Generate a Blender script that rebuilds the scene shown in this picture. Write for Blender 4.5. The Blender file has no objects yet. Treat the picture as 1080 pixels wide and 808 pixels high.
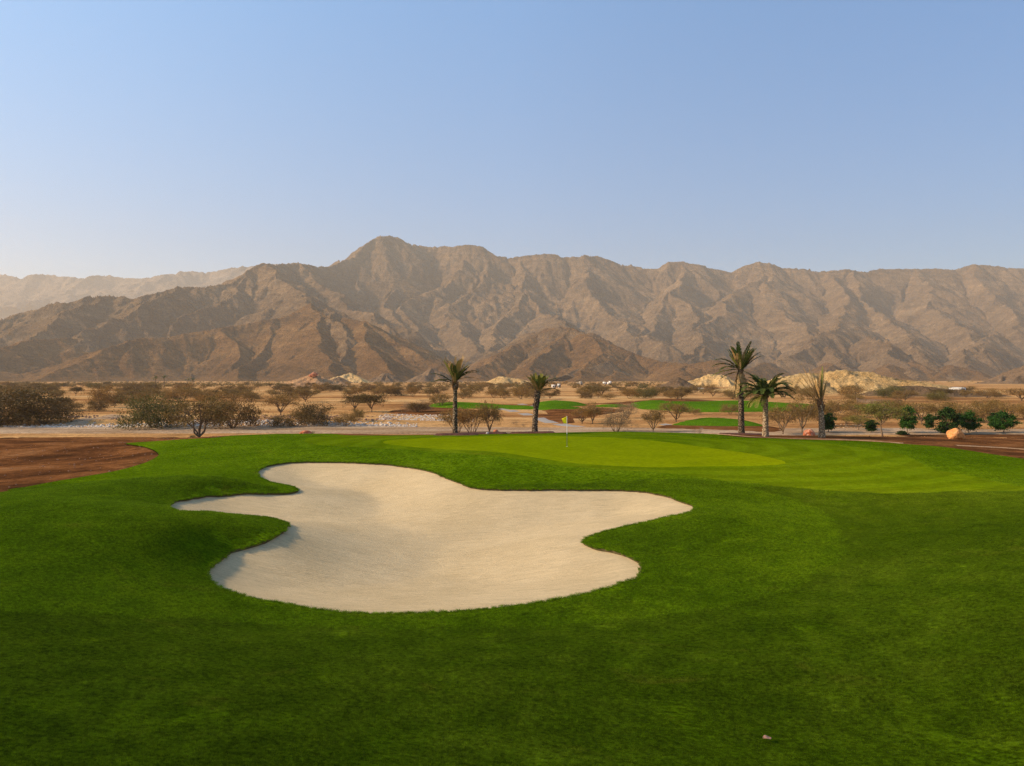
import bpy, math, random, time
import numpy as np
from mathutils import Vector
from mathutils.geometry import delaunay_2d_cdt
T0 = time.time()
SC = bpy.context.scene
COL = SC.collection
R = math.radians
F, HY, CX, CAMZ = 720.0, 399.0, 540.0, 5.0
PLAIN = -1.4

# ------------------------------------------------------------------ helpers
def at(px, py, z):
    d = F * (CAMZ - z) / (py - HY)
    return ((px - CX) / F * d, d)

def atd(px, py, d):
    return ((px - CX) / F * d, d, CAMZ - (py - HY) / F * d)

def tag(o, label=None, cat=None, group=None, kind=None):
    if label: o['label'] = label
    if cat: o['category'] = cat
    if group: o['group'] = group
    if kind: o['kind'] = kind
    return o

def link(o, parent=None):
    COL.objects.link(o)
    if parent is not None: o.parent = parent
    return o

def mesh_np(name, V, Fc, mat=None, smooth=False):
    V = np.asarray(V, dtype=np.float32); Fc = np.asarray(Fc, dtype=np.int32)
    me = bpy.data.meshes.new(name)
    n, k = Fc.shape
    me.vertices.add(len(V)); me.vertices.foreach_set('co', V.ravel())
    me.loops.add(n * k); me.loops.foreach_set('vertex_index', Fc.ravel())
    me.polygons.add(n); me.polygons.foreach_set('loop_start', np.arange(0, n * k, k, dtype=np.int32))
    me.polygons.foreach_set('loop_total', np.full(n, k, dtype=np.int32))
    if smooth: me.polygons.foreach_set('use_smooth', np.ones(n, dtype=bool))
    me.update(calc_edges=True)
    if mat: me.materials.append(mat)
    return me

def obj(name, me, parent=None):
    return link(bpy.data.objects.new(name, me), parent)

def empty(name, loc=(0, 0, 0), rz=0):
    o = bpy.data.objects.new(name, None); o.location = loc; o.rotation_euler = (0, 0, rz)
    o.empty_display_size = 0.3
    return link(o)

def copy_tree(o, parent=None):
    c = o.copy(); COL.objects.link(c); c.parent = parent
    for ch in list(o.children): copy_tree(ch, c)
    return c

# numpy noise ------------------------------------------------------
def hash2(i, j, s):
    h = (i.astype(np.int64) * 374761393 + j.astype(np.int64) * 668265263 + s * 1274126177) & 0xFFFFFFFF
    h = ((h ^ (h >> 13)) * 1274126177) & 0xFFFFFFFF
    h = ((h ^ (h >> 16)) * 2246822519) & 0xFFFFFFFF
    return ((h ^ (h >> 15)) & 0xFFFFFF) / float(0xFFFFFF)

def vnoise(x, y, s=0):
    i = np.floor(x); j = np.floor(y); fx = x - i; fy = y - j
    fx = fx * fx * fx * (fx * (fx * 6 - 15) + 10); fy = fy * fy * fy * (fy * (fy * 6 - 15) + 10)
    a = hash2(i, j, s); b = hash2(i + 1, j, s); c = hash2(i, j + 1, s); d = hash2(i + 1, j + 1, s)
    return (a + (b - a) * fx + (c - a) * fy + (a - b - c + d) * fx * fy) * 2 - 1

def fbm(x, y, o=4, s=0, g=0.5):
    t = 0; a = 1; n = 0
    for k in range(o):
        t = t + a * vnoise(x * 2 ** k + 17.3 * k, y * 2 ** k - 9.1 * k, s + k); n += a; a *= g
    return t / n

def sstep(a, b, x):
    t = np.clip((x - a) / (b - a), 0, 1); return t * t * (3 - 2 * t)

def seg_dist(X, Y, pts, closed=False):
    best = np.full(X.shape, 1e9)
    n = len(pts)
    for k in range(n if closed else n - 1):
        ax, ay = pts[k][:2]; bx, by = pts[(k + 1) % n][:2]
        dx, dy = bx - ax, by - ay; L = dx * dx + dy * dy + 1e-12
        t = np.clip(((X - ax) * dx + (Y - ay) * dy) / L, 0, 1)
        best = np.minimum(best, (X - ax - t * dx) ** 2 + (Y - ay - t * dy) ** 2)
    return np.sqrt(best)

def pip(X, Y, pts):
    ins = np.zeros(X.shape, bool); n = len(pts); j = n - 1
    for i in range(n):
        xi, yi = pts[i][:2]; xj, yj = pts[j][:2]
        if yi != yj:
            ins ^= ((yi > Y) != (yj > Y)) & (X < (xj - xi) * (Y - yi) / (yj - yi) + xi)
        j = i
    return ins

def smooth_loop(pts, step=0.3, closed=True):
    P = np.array(pts, float); n = len(P); out = []
    rng = range(n if closed else n - 1)
    for i in rng:
        if closed: p0, p1, p2, p3 = P[(i - 1) % n], P[i], P[(i + 1) % n], P[(i + 2) % n]
        else: p0, p1, p2, p3 = P[max(i - 1, 0)], P[i], P[i + 1], P[min(i + 2, n - 1)]
        m = max(1, int(np.linalg.norm((p2 - p1)[:2]) / step))
        for k in range(m):
            t = k / m
            out.append(0.5 * (2 * p1 + (p2 - p0) * t + (2 * p0 - 5 * p1 + 4 * p2 - p3) * t * t + (3 * p1 - p0 - 3 * p2 + p3) * t ** 3))
    if not closed: out.append(P[-1])
    return np.array(out)

# node helpers ------------------------------------------------------
class NT:
    def __init__(s, name):
        s.m = bpy.data.materials.new(name); s.m.use_nodes = True; s.t = s.m.node_tree; s.t.nodes.clear()
        s.out = s.t.nodes.new('ShaderNodeOutputMaterial'); s.geo = s.t.nodes.new('ShaderNodeNewGeometry')
        s.P = s.geo.outputs['Position']
    def n(s, ty, **kw):
        nd = s.t.nodes.new(ty)
        for k, v in kw.items(): setattr(nd, k, v)
        return nd
    def l(s, a, b): s.t.links.new(a, b)
    def scaled(s, v, sc):
        m = s.n('ShaderNodeVectorMath', operation='MULTIPLY'); s.l(v, m.inputs[0]); m.inputs[1].default_value = sc
        return m.outputs[0]
    def noise(s, vec, scale, detail=4, rough=0.55, dist=0.0):
        nd = s.n('ShaderNodeTexNoise'); s.l(vec, nd.inputs['Vector']); nd.inputs['Scale'].default_value = scale
        nd.inputs['Detail'].default_value = detail; nd.inputs['Roughness'].default_value = rough; nd.inputs['Distortion'].default_value = dist
        return nd.outputs['Fac']
    def ramp(s, fac, stops):
        r = s.n('ShaderNodeValToRGB'); s.l(fac, r.inputs[0]); e = r.color_ramp.elements
        while len(e) < len(stops): e.new(0.5)
        for k, (p, c) in enumerate(stops):
            e[k].position = p; e[k].color = (*c, 1) if not isinstance(c, (int, float)) else (c, c, c, 1)
        return r.outputs[0]
    def math(s, op, a, b=None, c=None):
        m = s.n('ShaderNodeMath', operation=op)
        for k, v in enumerate((a, b, c)):
            if v is None: continue
            if isinstance(v, (int, float)): m.inputs[k].default_value = v
            else: s.l(v, m.inputs[k])
        return m.outputs[0]
    def mix(s, fac, a, b, mode='MIX'):
        m = s.n('ShaderNodeMixRGB', blend_type=mode)
        for k, v in enumerate((fac, a, b)):
            if isinstance(v, (int, float)): m.inputs[k].default_value = v if k == 0 else (v, v, v, 1)
            elif isinstance(v, tuple): m.inputs[k].default_value = (*v, 1)
            else: s.l(v, m.inputs[k])
        return m.outputs[0]
    def bump(s, h, dist, strength=1.0, prev=None):
        b = s.n('ShaderNodeBump'); b.inputs['Distance'].default_value = dist; b.inputs['Strength'].default_value = strength
        s.l(h, b.inputs['Height'])
        if prev is not None: s.l(prev, b.inputs['Normal'])
        return b.outputs[0]
    def finish(s, col, rough=0.9, normal=None, spec=0.2, transl=None, sheen=None):
        p = s.n('ShaderNodeBsdfPrincipled'); p.inputs['Specular IOR Level'].default_value = spec
        if isinstance(rough, float): p.inputs['Roughness'].default_value = rough
        else: s.l(rough, p.inputs['Roughness'])
        if isinstance(col, tuple): p.inputs['Base Color'].default_value = (*col, 1)
        else: s.l(col, p.inputs['Base Color'])
        if normal is not None: s.l(normal, p.inputs['Normal'])
        if sheen:
            p.inputs['Sheen Weight'].default_value = sheen; p.inputs['Sheen Roughness'].default_value = 0.5
        sh = p.outputs[0]
        if transl:
            t = s.n('ShaderNodeBsdfTranslucent'); mx = s.n('ShaderNodeMixShader'); mx.inputs[0].default_value = transl
            if isinstance(col, tuple): t.inputs[0].default_value = (*col, 1)
            else: s.l(col, t.inputs[0])
            s.l(sh, mx.inputs[1]); s.l(t.outputs[0], mx.inputs[2]); sh = mx.outputs[0]
        s.l(sh, s.out.inputs['Surface'])
        return s.m

def simple(name, col, rough=0.8, var=0.15, scale=8.0, spec=0.2):
    n = NT(name); f = n.noise(n.P, scale, 4)
    c = n.ramp(f, [(0.3, tuple(x * (1 - var) for x in col)), (0.7, tuple(min(1, x * (1 + var)) for x in col))])
    return n.finish(c, rough, spec=spec)

# ------------------------------------------------------------------ materials
def mat_rock(name, dark, mid, light, strata=1.0, bumpd=3.0, sc=1.0):
    n = NT(name)
    big = n.noise(n.P, 0.0035 * sc, 5, 0.6)
    med = n.noise(n.P, 0.018 * sc, 8, 0.68, 0.4)
    # tilted beds
    wv = n.n('ShaderNodeVectorMath', operation='DOT_PRODUCT'); n.l(n.P, wv.inputs[0]); wv.inputs[1].default_value = (0.10, 0.05, 1.0)
    bend = n.math('MULTIPLY_ADD', big, 160.0, wv.outputs['Value'])
    bend = n.math('MULTIPLY_ADD', med, 40.0, bend)
    cx = n.n('ShaderNodeCombineXYZ'); n.l(bend, cx.inputs[2])
    st = n.noise(cx.outputs[0], 0.055 * sc, 4, 0.75)
    c = n.ramp(n.math('ADD', n.math('MULTIPLY', big, 0.45), n.math('MULTIPLY', med, 0.55)), [(0.36, dark), (0.5, mid), (0.64, light)])
    sf = n.ramp(st, [(0.40, 0.55), (0.5, 0.95), (0.60, 1.5)])
    c = n.mix(0.55 * strata, c, n.mix(1.0, c, sf, 'MULTIPLY'))
    # scattered dark scree and bushes
    dots = n.noise(n.P, 0.10 * sc, 8, 0.82)
    c = n.mix(1.0, c, n.ramp(dots, [(0.36, 0.50), (0.47, 0.94), (0.62, 1.32)]), 'MULTIPLY')
    pt = n.noise(n.P, 0.011 * sc, 5, 0.6, 0.8)
    c = n.mix(n.ramp(pt, [(0.50, 0.0), (0.62, 0.45)]), c, n.mix(1.0, c, (0.74, 0.84, 0.98), 'MULTIPLY'))
    # dusty gentle slopes are paler
    sep = n.n('ShaderNodeSeparateXYZ'); n.l(n.geo.outputs['True Normal'], sep.inputs[0])
    fl = n.ramp(sep.outputs[2], [(0.80, 0.0), (0.96, 1.0)])
    c = n.mix(n.math('MULTIPLY', fl, 0.35), c, light)
    b = n.bump(n.noise(n.P, 0.04 * sc, 12, 0.78), bumpd * 7.0)
    b = n.bump(st, bumpd * 0.5, 0.6, b)
    return n.finish(c, 0.95, b, spec=0.0)

M_MOUNT = mat_rock('brown_rock', (0.105, 0.064, 0.034), (0.195, 0.118, 0.061), (0.310, 0.192, 0.098))
M_HILL = mat_rock('orange_brown_rock', (0.100, 0.050, 0.019), (0.180, 0.090, 0.034), (0.300, 0.160, 0.062), 1.3)
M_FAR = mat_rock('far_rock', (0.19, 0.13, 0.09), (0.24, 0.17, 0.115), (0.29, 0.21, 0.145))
M_TAN = mat_rock('tan_earth', (0.46, 0.265, 0.100), (0.68, 0.42, 0.165), (0.78, 0.52, 0.230), 1.0, 0.5, 5.0)
M_ORANGE = mat_rock('orange_earth', (0.34, 0.17, 0.085), (0.46, 0.25, 0.12), (0.56, 0.34, 0.17), 0.5, 0.4, 5.0)
M_BROWN = mat_rock('brown_earth', (0.13, 0.082, 0.048), (0.20, 0.125, 0.070), (0.28, 0.18, 0.10), 0.6, 0.5, 5.0)

def mat_desert():
    n = NT('desert_ground')
    st = n.scaled(n.P, (0.35, 1.0, 1.0))
    a = n.noise(st, 0.035, 7, 0.62, 0.5); b = n.noise(n.P, 0.35, 7, 0.7)
    c = n.ramp(a, [(0.36, (0.26, 0.115, 0.040)), (0.46, (0.44, 0.220, 0.078)), (0.55, (0.56, 0.305, 0.115)), (0.68, (0.62, 0.390, 0.170))])
    c = n.mix(1.0, c, n.ramp(b, [(0.35, 0.68), (0.5, 1.0), (0.68, 1.18)]), 'MULTIPLY')
    g = n.noise(n.P, 3.0, 5, 0.8)
    c = n.mix(1.0, c, n.ramp(g, [(0.36, 0.60), (0.5, 1.0), (0.66, 1.25)]), 'MULTIPLY')
    bm = n.bump(b, 0.5); bm = n.bump(g, 0.10, 0.8, bm)
    return n.finish(c, 0.95, bm, spec=0.0)
M_DESERT = mat_desert()

def mat_reddirt(name='red_dirt', k=1.0):
    n = NT(name)
    st = n.scaled(n.P, (0.7, 1.0, 1.0))
    a = n.noise(st, 0.20, 8, 0.7, 0.3); b = n.noise(n.P, 2.2, 6, 0.72)
    c = n.ramp(a, [(0.34, (0.055 * k, 0.024 * k, 0.010 * k)), (0.46, (0.115 * k, 0.045 * k, 0.016 * k)), (0.56, (0.205 * k, 0.082 * k, 0.027 * k)), (0.70, (0.28 * k, 0.13 * k, 0.052 * k))])
    c = n.mix(1.0, c, n.ramp(b, [(0.35, 0.6), (0.5, 1.0), (0.66, 1.3)]), 'MULTIPLY')
    sp = n.noise(n.P, 9.0, 4, 0.85)
    c = n.mix(n.ramp(sp, [(0.70, 0.0), (0.75, 0.7)]), c, (0.42, 0.33, 0.25))
    bm = n.bump(a, 0.35); bm = n.bump(b, 0.12, 0.9, bm)
    return n.finish(c, 0.95, bm, spec=0.0)
M_RED = mat_reddirt()

def mat_track():
    n = NT('gravel_track')
    st = n.scaled(n.P, (0.25, 1.0, 1.0))
    a = n.noise(st, 0.3, 6, 0.65); b = n.noise(n.P, 2.5, 6, 0.8)
    c = n.ramp(a, [(0.35, (0.31, 0.19, 0.100)), (0.5, (0.43, 0.285, 0.165)), (0.66, (0.53, 0.375, 0.235))])
    c = n.mix(1.0, c, n.ramp(b, [(0.36, 0.6), (0.5, 1.0), (0.66, 1.3)]), 'MULTIPLY')
    return n.finish(c, 0.95, n.bump(b, 0.15), spec=0.0)
M_TRACK = mat_track()

def grass_color(n, dark, mid, light, wear):
    P = n.P
    a = n.noise(P, 0.16, 4, 0.55, 0.3); b = n.noise(P, 1.3, 5, 0.65)
    f = n.math('ADD', n.math('MULTIPLY', a, 0.5), n.math('MULTIPLY', b, 0.5))
    c = n.ramp(f, [(0.34, dark), (0.5, mid), (0.66, light)])
    sb = n.n('ShaderNodeVectorMath', operation='SUBTRACT'); n.l(P, sb.inputs[0]); sb.inputs[1].default_value = (17, 33, 0)
    ln_ = n.n('ShaderNodeVectorMath', operation='LENGTH'); n.l(n.scaled(sb.outputs[0], (1.0, 0.8, 0.0)), ln_.inputs[0])
    rr = n.math('MULTIPLY_ADD', n.noise(P, 0.25, 3), 3.0, ln_.outputs['Value'])
    mow = n.math('DIVIDE', rr, 20.0)
    c = n.mix(1.0, c, n.ramp(mow, [(0.25, (1.40, 1.26, 1.1)), (0.55, (1.15, 1.10, 1.0)), (0.85, (1.0, 1.0, 1.0))]), 'MULTIPLY')
    w = n.noise(n.scaled(P, (0.8, 1.7, 1.0)), 0.45, 6, 0.7, 0.5)
    c = n.mix(n.ramp(w, [(0.60, 0.0), (0.74, wear)]), c, (0.15, 0.14, 0.012))
    return c

def mat_turf(name, dark, mid, light, wear=0.3, bumpd=0.03, stripes=None, fine=9.0, con=1.0):
    n = NT(name)
    c = grass_color(n, dark, mid, light, wear)
    fn = n.noise(n.scaled(n.P, (0.7, 1.5, 1.0)), fine, 4, 0.8)
    cl = n.noise(n.scaled(n.P, (0.7, 1.4, 1.0)), 4.5, 5, 0.7)
    c = n.mix(1.0, c, n.ramp(fn, [(0.38, 1 - .58 * con), (0.5, 0.98), (0.62, 1 + .65 * con)]), 'MULTIPLY')
    c = n.mix(1.0, c, n.ramp(cl, [(0.33, 0.78), (0.67, 1.18)]), 'MULTIPLY')
    if stripes:
        # mowing passes follow rings round the green
        sub = n.n('ShaderNodeVectorMath', operation='SUBTRACT'); n.l(n.P, sub.inputs[0]); sub.inputs[1].default_value = stripes[0]
        sc = n.scaled(sub.outputs[0], (1 / stripes[1], 1 / stripes[2], 0.0))
        ln = n.n('ShaderNodeVectorMath', operation='LENGTH'); n.l(sc, ln.inputs[0])
        wob = n.math('MULTIPLY_ADD', n.noise(n.P, 0.12, 2), 0.25, ln.outputs['Value'])
        sn = n.math('SINE', n.math('MULTIPLY', wob, 6.283 * stripes[3]))
        c = n.mix(1.0, c, n.ramp(n.math('MULTIPLY_ADD', sn, 0.5, 0.5), [(0.35, 1.0 - stripes[4]), (0.65, 1.0 + stripes[4])]), 'MULTIPLY')
    bm = n.bump(cl, bumpd * 0.9, 0.7); bm = n.bump(fn, bumpd, 1.0, bm)
    return n.finish(c, 1.0, bm, spec=0.0)

GR = dict(rough=((0.052, 0.098, 0.001), (0.080, 0.138, 0.002), (0.118, 0.182, 0.003)),
          fair=((0.036, 0.068, 0.001), (0.056, 0.094, 0.002), (0.084, 0.126, 0.004)),
          apron=((0.068, 0.114, 0.001), (0.092, 0.140, 0.002), (0.120, 0.168, 0.003)),
          green=((0.135, 0.178, 0.001), (0.155, 0.198, 0.001), (0.175, 0.215, 0.002)))
M_ROUGH = mat_turf('rough_turf', *GR['rough'], 0.45, 0.07)
M_FAIR = mat_turf('fairway_turf', *GR['fair'], 0.5, 0.04, ((2, 34, 0), 14.0, 14.0, 2.2, 0.12))
M_APRON = mat_turf('apron_turf', *GR['apron'], 0.25, 0.012, ((9, 46, 0), 14.0, 9.5, 5.5, 0.09), 18.0, 0.45)
M_GREEN = mat_turf('green_turf', *GR['green'], 0.10, 0.004, ((9, 46, 0), 14.0, 14.0, 5.0, 0.03), 30.0, 0.2)
M_FARGRASS = mat_turf('far_turf', (0.045, 0.105, 0.002), (0.068, 0.145, 0.004), (0.098, 0.185, 0.007), 0.1, 0.03)

def mat_blade(name, cols, wear):
    n = NT(name)
    c = grass_color(n, *cols, wear)
    hs = n.n('ShaderNodeObjectInfo')
    c = n.mix(1.0, c, n.ramp(hs.outputs['Random'], [(0.0, 1.15), (1.0, 1.55)]), 'MULTIPLY')
    fn = n.noise(n.scaled(n.P, (0.8, 1.2, 1.0)), 11.0, 5, 0.95)
    c = n.mix(1.0, c, n.ramp(fn, [(0.40, 0.34), (0.5, 0.98), (0.60, 1.9)]), 'MULTIPLY')
    return n.finish(c, 0.8, spec=0.05, transl=0.3)
M_BL_R = mat_blade('rough_blades', GR['rough'], 0.45)
M_BL_F = mat_blade('fairway_blades', GR['fair'], 0.5)

def mat_sand():
    n = NT('bunker_sand')
    a = n.noise(n.P, 0.35, 5, 0.6); g = n.noise(n.P, 90.0, 3, 0.9)
    # rake lines: fine, gently curving
    v = n.scaled(n.P, (0.35, 1.0, 0.6))
    w = n.n('ShaderNodeTexWave', wave_type='BANDS', bands_direction='Y'); n.l(v, w.inputs['Vector'])
    w.inputs['Scale'].default_value = 2.6; w.inputs['Distortion'].default_value = 14.0; w.inputs['Detail'].default_value = 3.0; w.inputs['Detail Scale'].default_value = 0.16
    st = n.noise(n.scaled(n.P, (0.5, 3.2, 1.0)), 2.2, 7, 0.75, 0.9)
    st2 = n.noise(n.scaled(n.P, (0.9, 2.0, 1.0)), 14.0, 5, 0.8, 0.4)
    c = n.ramp(a, [(0.35, (0.550, 0.408, 0.220)), (0.65, (0.630, 0.472, 0.262))])
    c = n.mix(1.0, c, n.ramp(st, [(0.36, 0.86), (0.5, 1.0), (0.60, 1.06)]), 'MULTIPLY')
    c = n.mix(1.0, c, n.ramp(st2, [(0.34, 0.88), (0.6, 1.07)]), 'MULTIPLY')
    c = n.mix(1.0, c, n.ramp(g, [(0.3, 0.90), (0.7, 1.08)]), 'MULTIPLY')
    bm = n.bump(st, 0.05, 0.9); bm = n.bump(w.outputs['Fac'], 0.012, 0.5, bm); bm = n.bump(st2, 0.025, 0.8, bm)
    return n.finish(c, 0.95, bm, spec=0.0)
M_SAND = mat_sand()
M_SOIL = simple('lip_soil', (0.10, 0.075, 0.03), 0.95, 0.4, 12)
M_CONC = simple('pale_concrete', (0.31, 0.27, 0.225), 0.9, 0.15, 3)

def mat_bark(name, a, b, scale=3.0):
    n = NT(name); f = n.noise(n.scaled(n.P, (1, 1, 0.4)), scale * 3, 5, 0.7)
    return n.finish(n.ramp(f, [(0.35, a), (0.65, b)]), 0.9, n.bump(f, 0.03), spec=0.0)
M_BARK = mat_bark('thorn_bark', (0.13, 0.085, 0.05), (0.26, 0.18, 0.11))

def mat_leaf(name, a, b, c3, transl=0.2, sc=1.1):
    n = NT(name)
    f = n.noise(n.P, sc, 4, 0.7); oi = n.n('ShaderNodeObjectInfo')
    fine = n.noise(n.P, 14.0, 2, 0.7)
    f2 = n.math('ADD', n.math('MULTIPLY', f, 0.6), n.math('MULTIPLY', fine, 0.4))
    c = n.ramp(f2, [(0.38, a), (0.5, b), (0.64, c3)])
    c = n.mix(1.0, c, n.ramp(oi.outputs['Random'], [(0.0, (0.80, 0.86, 0.80)), (0.5, (1.0, 1.0, 1.0)), (1.0, (1.25, 1.12, 1.0))]), 'MULTIPLY')
    return n.finish(c, 0.75, spec=0.15, transl=transl)
M_THORN = mat_leaf('brown_thorn_leaf', (0.130, 0.075, 0.022), (0.230, 0.138, 0.038), (0.350, 0.220, 0.064))
M_DARKTH = mat_leaf('dark_thorn_leaf', (0.078, 0.046, 0.016), (0.140, 0.085, 0.026), (0.220, 0.140, 0.045))
M_DRY = mat_leaf('dry_twig', (0.20, 0.125, 0.065), (0.30, 0.20, 0.105), (0.40, 0.28, 0.155))
M_OLIVE = mat_leaf('olive_leaf', (0.070, 0.065, 0.018), (0.125, 0.110, 0.028), (0.20, 0.165, 0.045))
M_UMB = mat_leaf('acacia_leaf', (0.12, 0.115, 0.022), (0.20, 0.17, 0.035), (0.28, 0.21, 0.055))
M_FICUS = mat_leaf('glossy_green_leaf', (0.014, 0.036, 0.006), (0.028, 0.062, 0.009), (0.055, 0.105, 0.015), 0.15)
M_FICUSL = mat_leaf('bright_green_leaf', (0.018, 0.055, 0.006), (0.030, 0.088, 0.009), (0.055, 0.135, 0.016), 0.2)
M_PALMG = mat_leaf('palm_frond_green', (0.030, 0.052, 0.010), (0.060, 0.090, 0.016), (0.105, 0.135, 0.026), 0.2)
M_PALMY = mat_leaf('palm_frond_yellowing', (0.10, 0.12, 0.020), (0.19, 0.19, 0.035), (0.30, 0.25, 0.06), 0.25)
M_PALMD = mat_leaf('palm_frond_dry', (0.26, 0.155, 0.06), (0.40, 0.25, 0.10), (0.52, 0.36, 0.16), 0.2)
M_PALMT = None
def mat_palmtrunk(name, a, b, c):
    n = NT(name)
    co = n.n('ShaderNodeTexCoord').outputs['Object']
    v = n.n('ShaderNodeTexVoronoi'); v.inputs['Scale'].default_value = 7.0; n.l(n.scaled(co, (1, 1, 1.2)), v.inputs['Vector'])
    c1 = n.ramp(v.outputs['Distance'], [(0.0, c), (0.35, b), (0.62, a)])
    f = n.noise(co, 22, 4, 0.7)
    c1 = n.mix(1.0, c1, n.ramp(f, [(0.3, 0.6), (0.7, 1.3)]), 'MULTIPLY')
    return n.finish(c1, 0.95, n.bump(v.outputs['Distance'], 0.08), spec=0.0)
M_PTD = mat_palmtrunk('palm_trunk_dark', (0.07, 0.048, 0.030), (0.21, 0.15, 0.095), (0.48, 0.37, 0.26))
M_PTL = mat_palmtrunk('palm_trunk_light', (0.22, 0.15, 0.09), (0.44, 0.32, 0.19), (0.62, 0.48, 0.31))
M_BOOT = mat_bark('palm_boot', (0.09, 0.05, 0.03), (0.26, 0.14, 0.07), 4)

# ------------------------------------------------------------------ near terrain
CTRL = [ # photo column, photo row, height of the ground there
 (0,808,.15),(270,808,-.15),(540,808,-.60),(800,808,-1.05),(1080,808,-1.15),  # made-up tilt: foreground falls away from the sun so that it shades darker
 (0,720,.15),(270,720,-.25),(540,720,-.62),(800,720,-.88),(1080,720,-.60),
 (0,645,.15),(150,655,-.30),(300,662,-.80),(450,664,-.95),(600,652,-.98),(750,660,-.85),(900,640,-.60),(1080,640,-.10),
 (0,590,.35),(100,590,.18),(180,595,-.25),(720,600,-.72),(800,590,-.60),(900,570,-.42),(1080,570,.32),
 (0,548,.64),(100,548,.62),(180,555,.40),(250,558,-.02),(270,562,-.15),(760,540,-.08),(850,540,-.34),(950,540,-.22),(1080,540,.30),  # right swell shaped to face the sun, hollow beside it turned away to darken
 (0,529,.66),(100,531,.60),(160,533,.22),(0,522,.12),(60,515,.0),
 (100,508,.0),(180,508,.22),(220,508,.20),(255,512,-.05),(200,498,.18),(240,496,.08),
 (200,480,.10),(250,478,.20),(300,474,.32),(160,470,.0),(350,473,.45),(300,483,.05),
 (420,478,.38),(480,485,.28),(560,498,.15),(640,503,.12),(700,508,.06),
 (450,468,.55),(598,471,.52),(700,475,.50),(560,482,.46),(640,488,.40),(740,490,.32),(820,487,.30),(520,462,.60),(640,461,.65),(700,466,.60),(800,475,.42),
 (900,470,.28),(900,500,.05),(1000,510,.0),(980,480,.18),(1080,500,.10),(1080,520,.10),
 (271,499,-.25),(330,487,-.10),(420,491,-.12),(490,511,-.25),(560,516,-.22),(650,516,-.18),(700,522,-.18),(732,535,-.25),(670,553,-.52),(615,570,-.70),(650,582,-.66),(677,600,-.72),(640,620,-.86),(520,642,-.97),(400,647,-1.0),(300,637,-.90),(235,622,-.70),(219,606,-.62),(245,582,-.55),(301,556,-.38),(230,541,-.35),(177,535,-.25),(230,522,-.38),(290,520,-.45),(314,517,-.42),(290,509,-.35),
 (140,466,-.30),(250,459.5,.10),(300,457.5,.30),(350,458,.35),(400,460,.40),(450,459.5,.45),(520,458.5,.50),(600,457,.55),(640,455.5,.60),(700,456.5,.55),(760,459,.45),(830,463,.30),(900,465,.20),(950,468,.10),(1000,472,.0),(1080,484,.0),
 (0,519,-.30),(0,500,-.50),(0,480,-.80),(80,490,-.45),(150,475,-.30),(0,466,-1.1),
 (900,461,.0),(1000,466,-.15),(1080,474,-.35),(1000,460,-.5),
]
CW = [(*at(a, b, z), z) for a, b, z in CTRL]
CW += [(x, 72, -1.25) for x in range(-60, 91, 15)]
CW += [(-15,0,.35),(0,0,-.2),(15,0,-.7),(-15,-12,.35),(0,-12,-.2),(15,-12,-.6),(-45,10,.5),(-60,30,-.3),(-62,50,-.9),(45,10,.2),(70,30,.2),(75,50,-.3),(-45,-12,.5),(45,-12,.2)]
CW = np.array(CW)
def tps_fit(P, lam=0.6):
    X = P[:, :2]; n = len(P)
    d2 = ((X[:, None] - X[None]) ** 2).sum(-1); K = 0.5 * d2 * np.log(d2 + 1e-9)
    A = np.zeros((n + 3, n + 3)); A[:n, :n] = K + lam * np.eye(n); A[:n, n] = 1; A[:n, n + 1:] = X
    A[n, :n] = 1; A[n + 1:, :n] = X.T
    return np.linalg.solve(A, np.r_[P[:, 2], 0, 0, 0])
TW = tps_fit(CW)
def tps(X, Y):
    out = TW[-3] + TW[-2] * X + TW[-1] * Y
    for k in range(len(CW)):
        d2 = (X - CW[k, 0]) ** 2 + (Y - CW[k, 1]) ** 2
        out = out + TW[k] * 0.5 * d2 * np.log(d2 + 1e-9)
    return out
def plain(X, Y):
    D = np.hypot(X, Y)
    bank = 0.55 * np.exp(-((Y - 99 - 5 * np.sin(X * .05)) / 5.0) ** 2) * sstep(5, -25, X)
    return PLAIN + bank + fbm(X / 26, Y / 26, 3, 7) * 0.22 * sstep(60, 110, Y) + fbm(X / 120, Y / 120, 2, 9) * 0.5 * sstep(150, 500, D)
def height(X, Y):
    X = np.asarray(X, float); Y = np.asarray(Y, float)
    w = sstep(62, 71, Y); w = np.maximum(w, sstep(55, 70, np.abs(X - 5))); w = np.maximum(w, sstep(-6, -14, Y))
    t = tps(X, Y) + fbm(X / 5.0, Y / 5.0, 3, 3) * 0.035
    return t * (1 - w) + plain(X, Y) * w
def hz(x, y): return float(height(np.array([x]), np.array([y]))[0])

def pxloop(L, zf=None, step=0.3, closed=True):
    out = []
    for p in L:
        if len(p) == 3: out.append(at(*p))
        else:
            z = 0.0
            for _ in range(12):
                q = at(p[0], p[1], z); z = 0.5 * z + 0.5 * hz(*q)
            out.append(q)
    return smooth_loop(out, step, closed)

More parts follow.
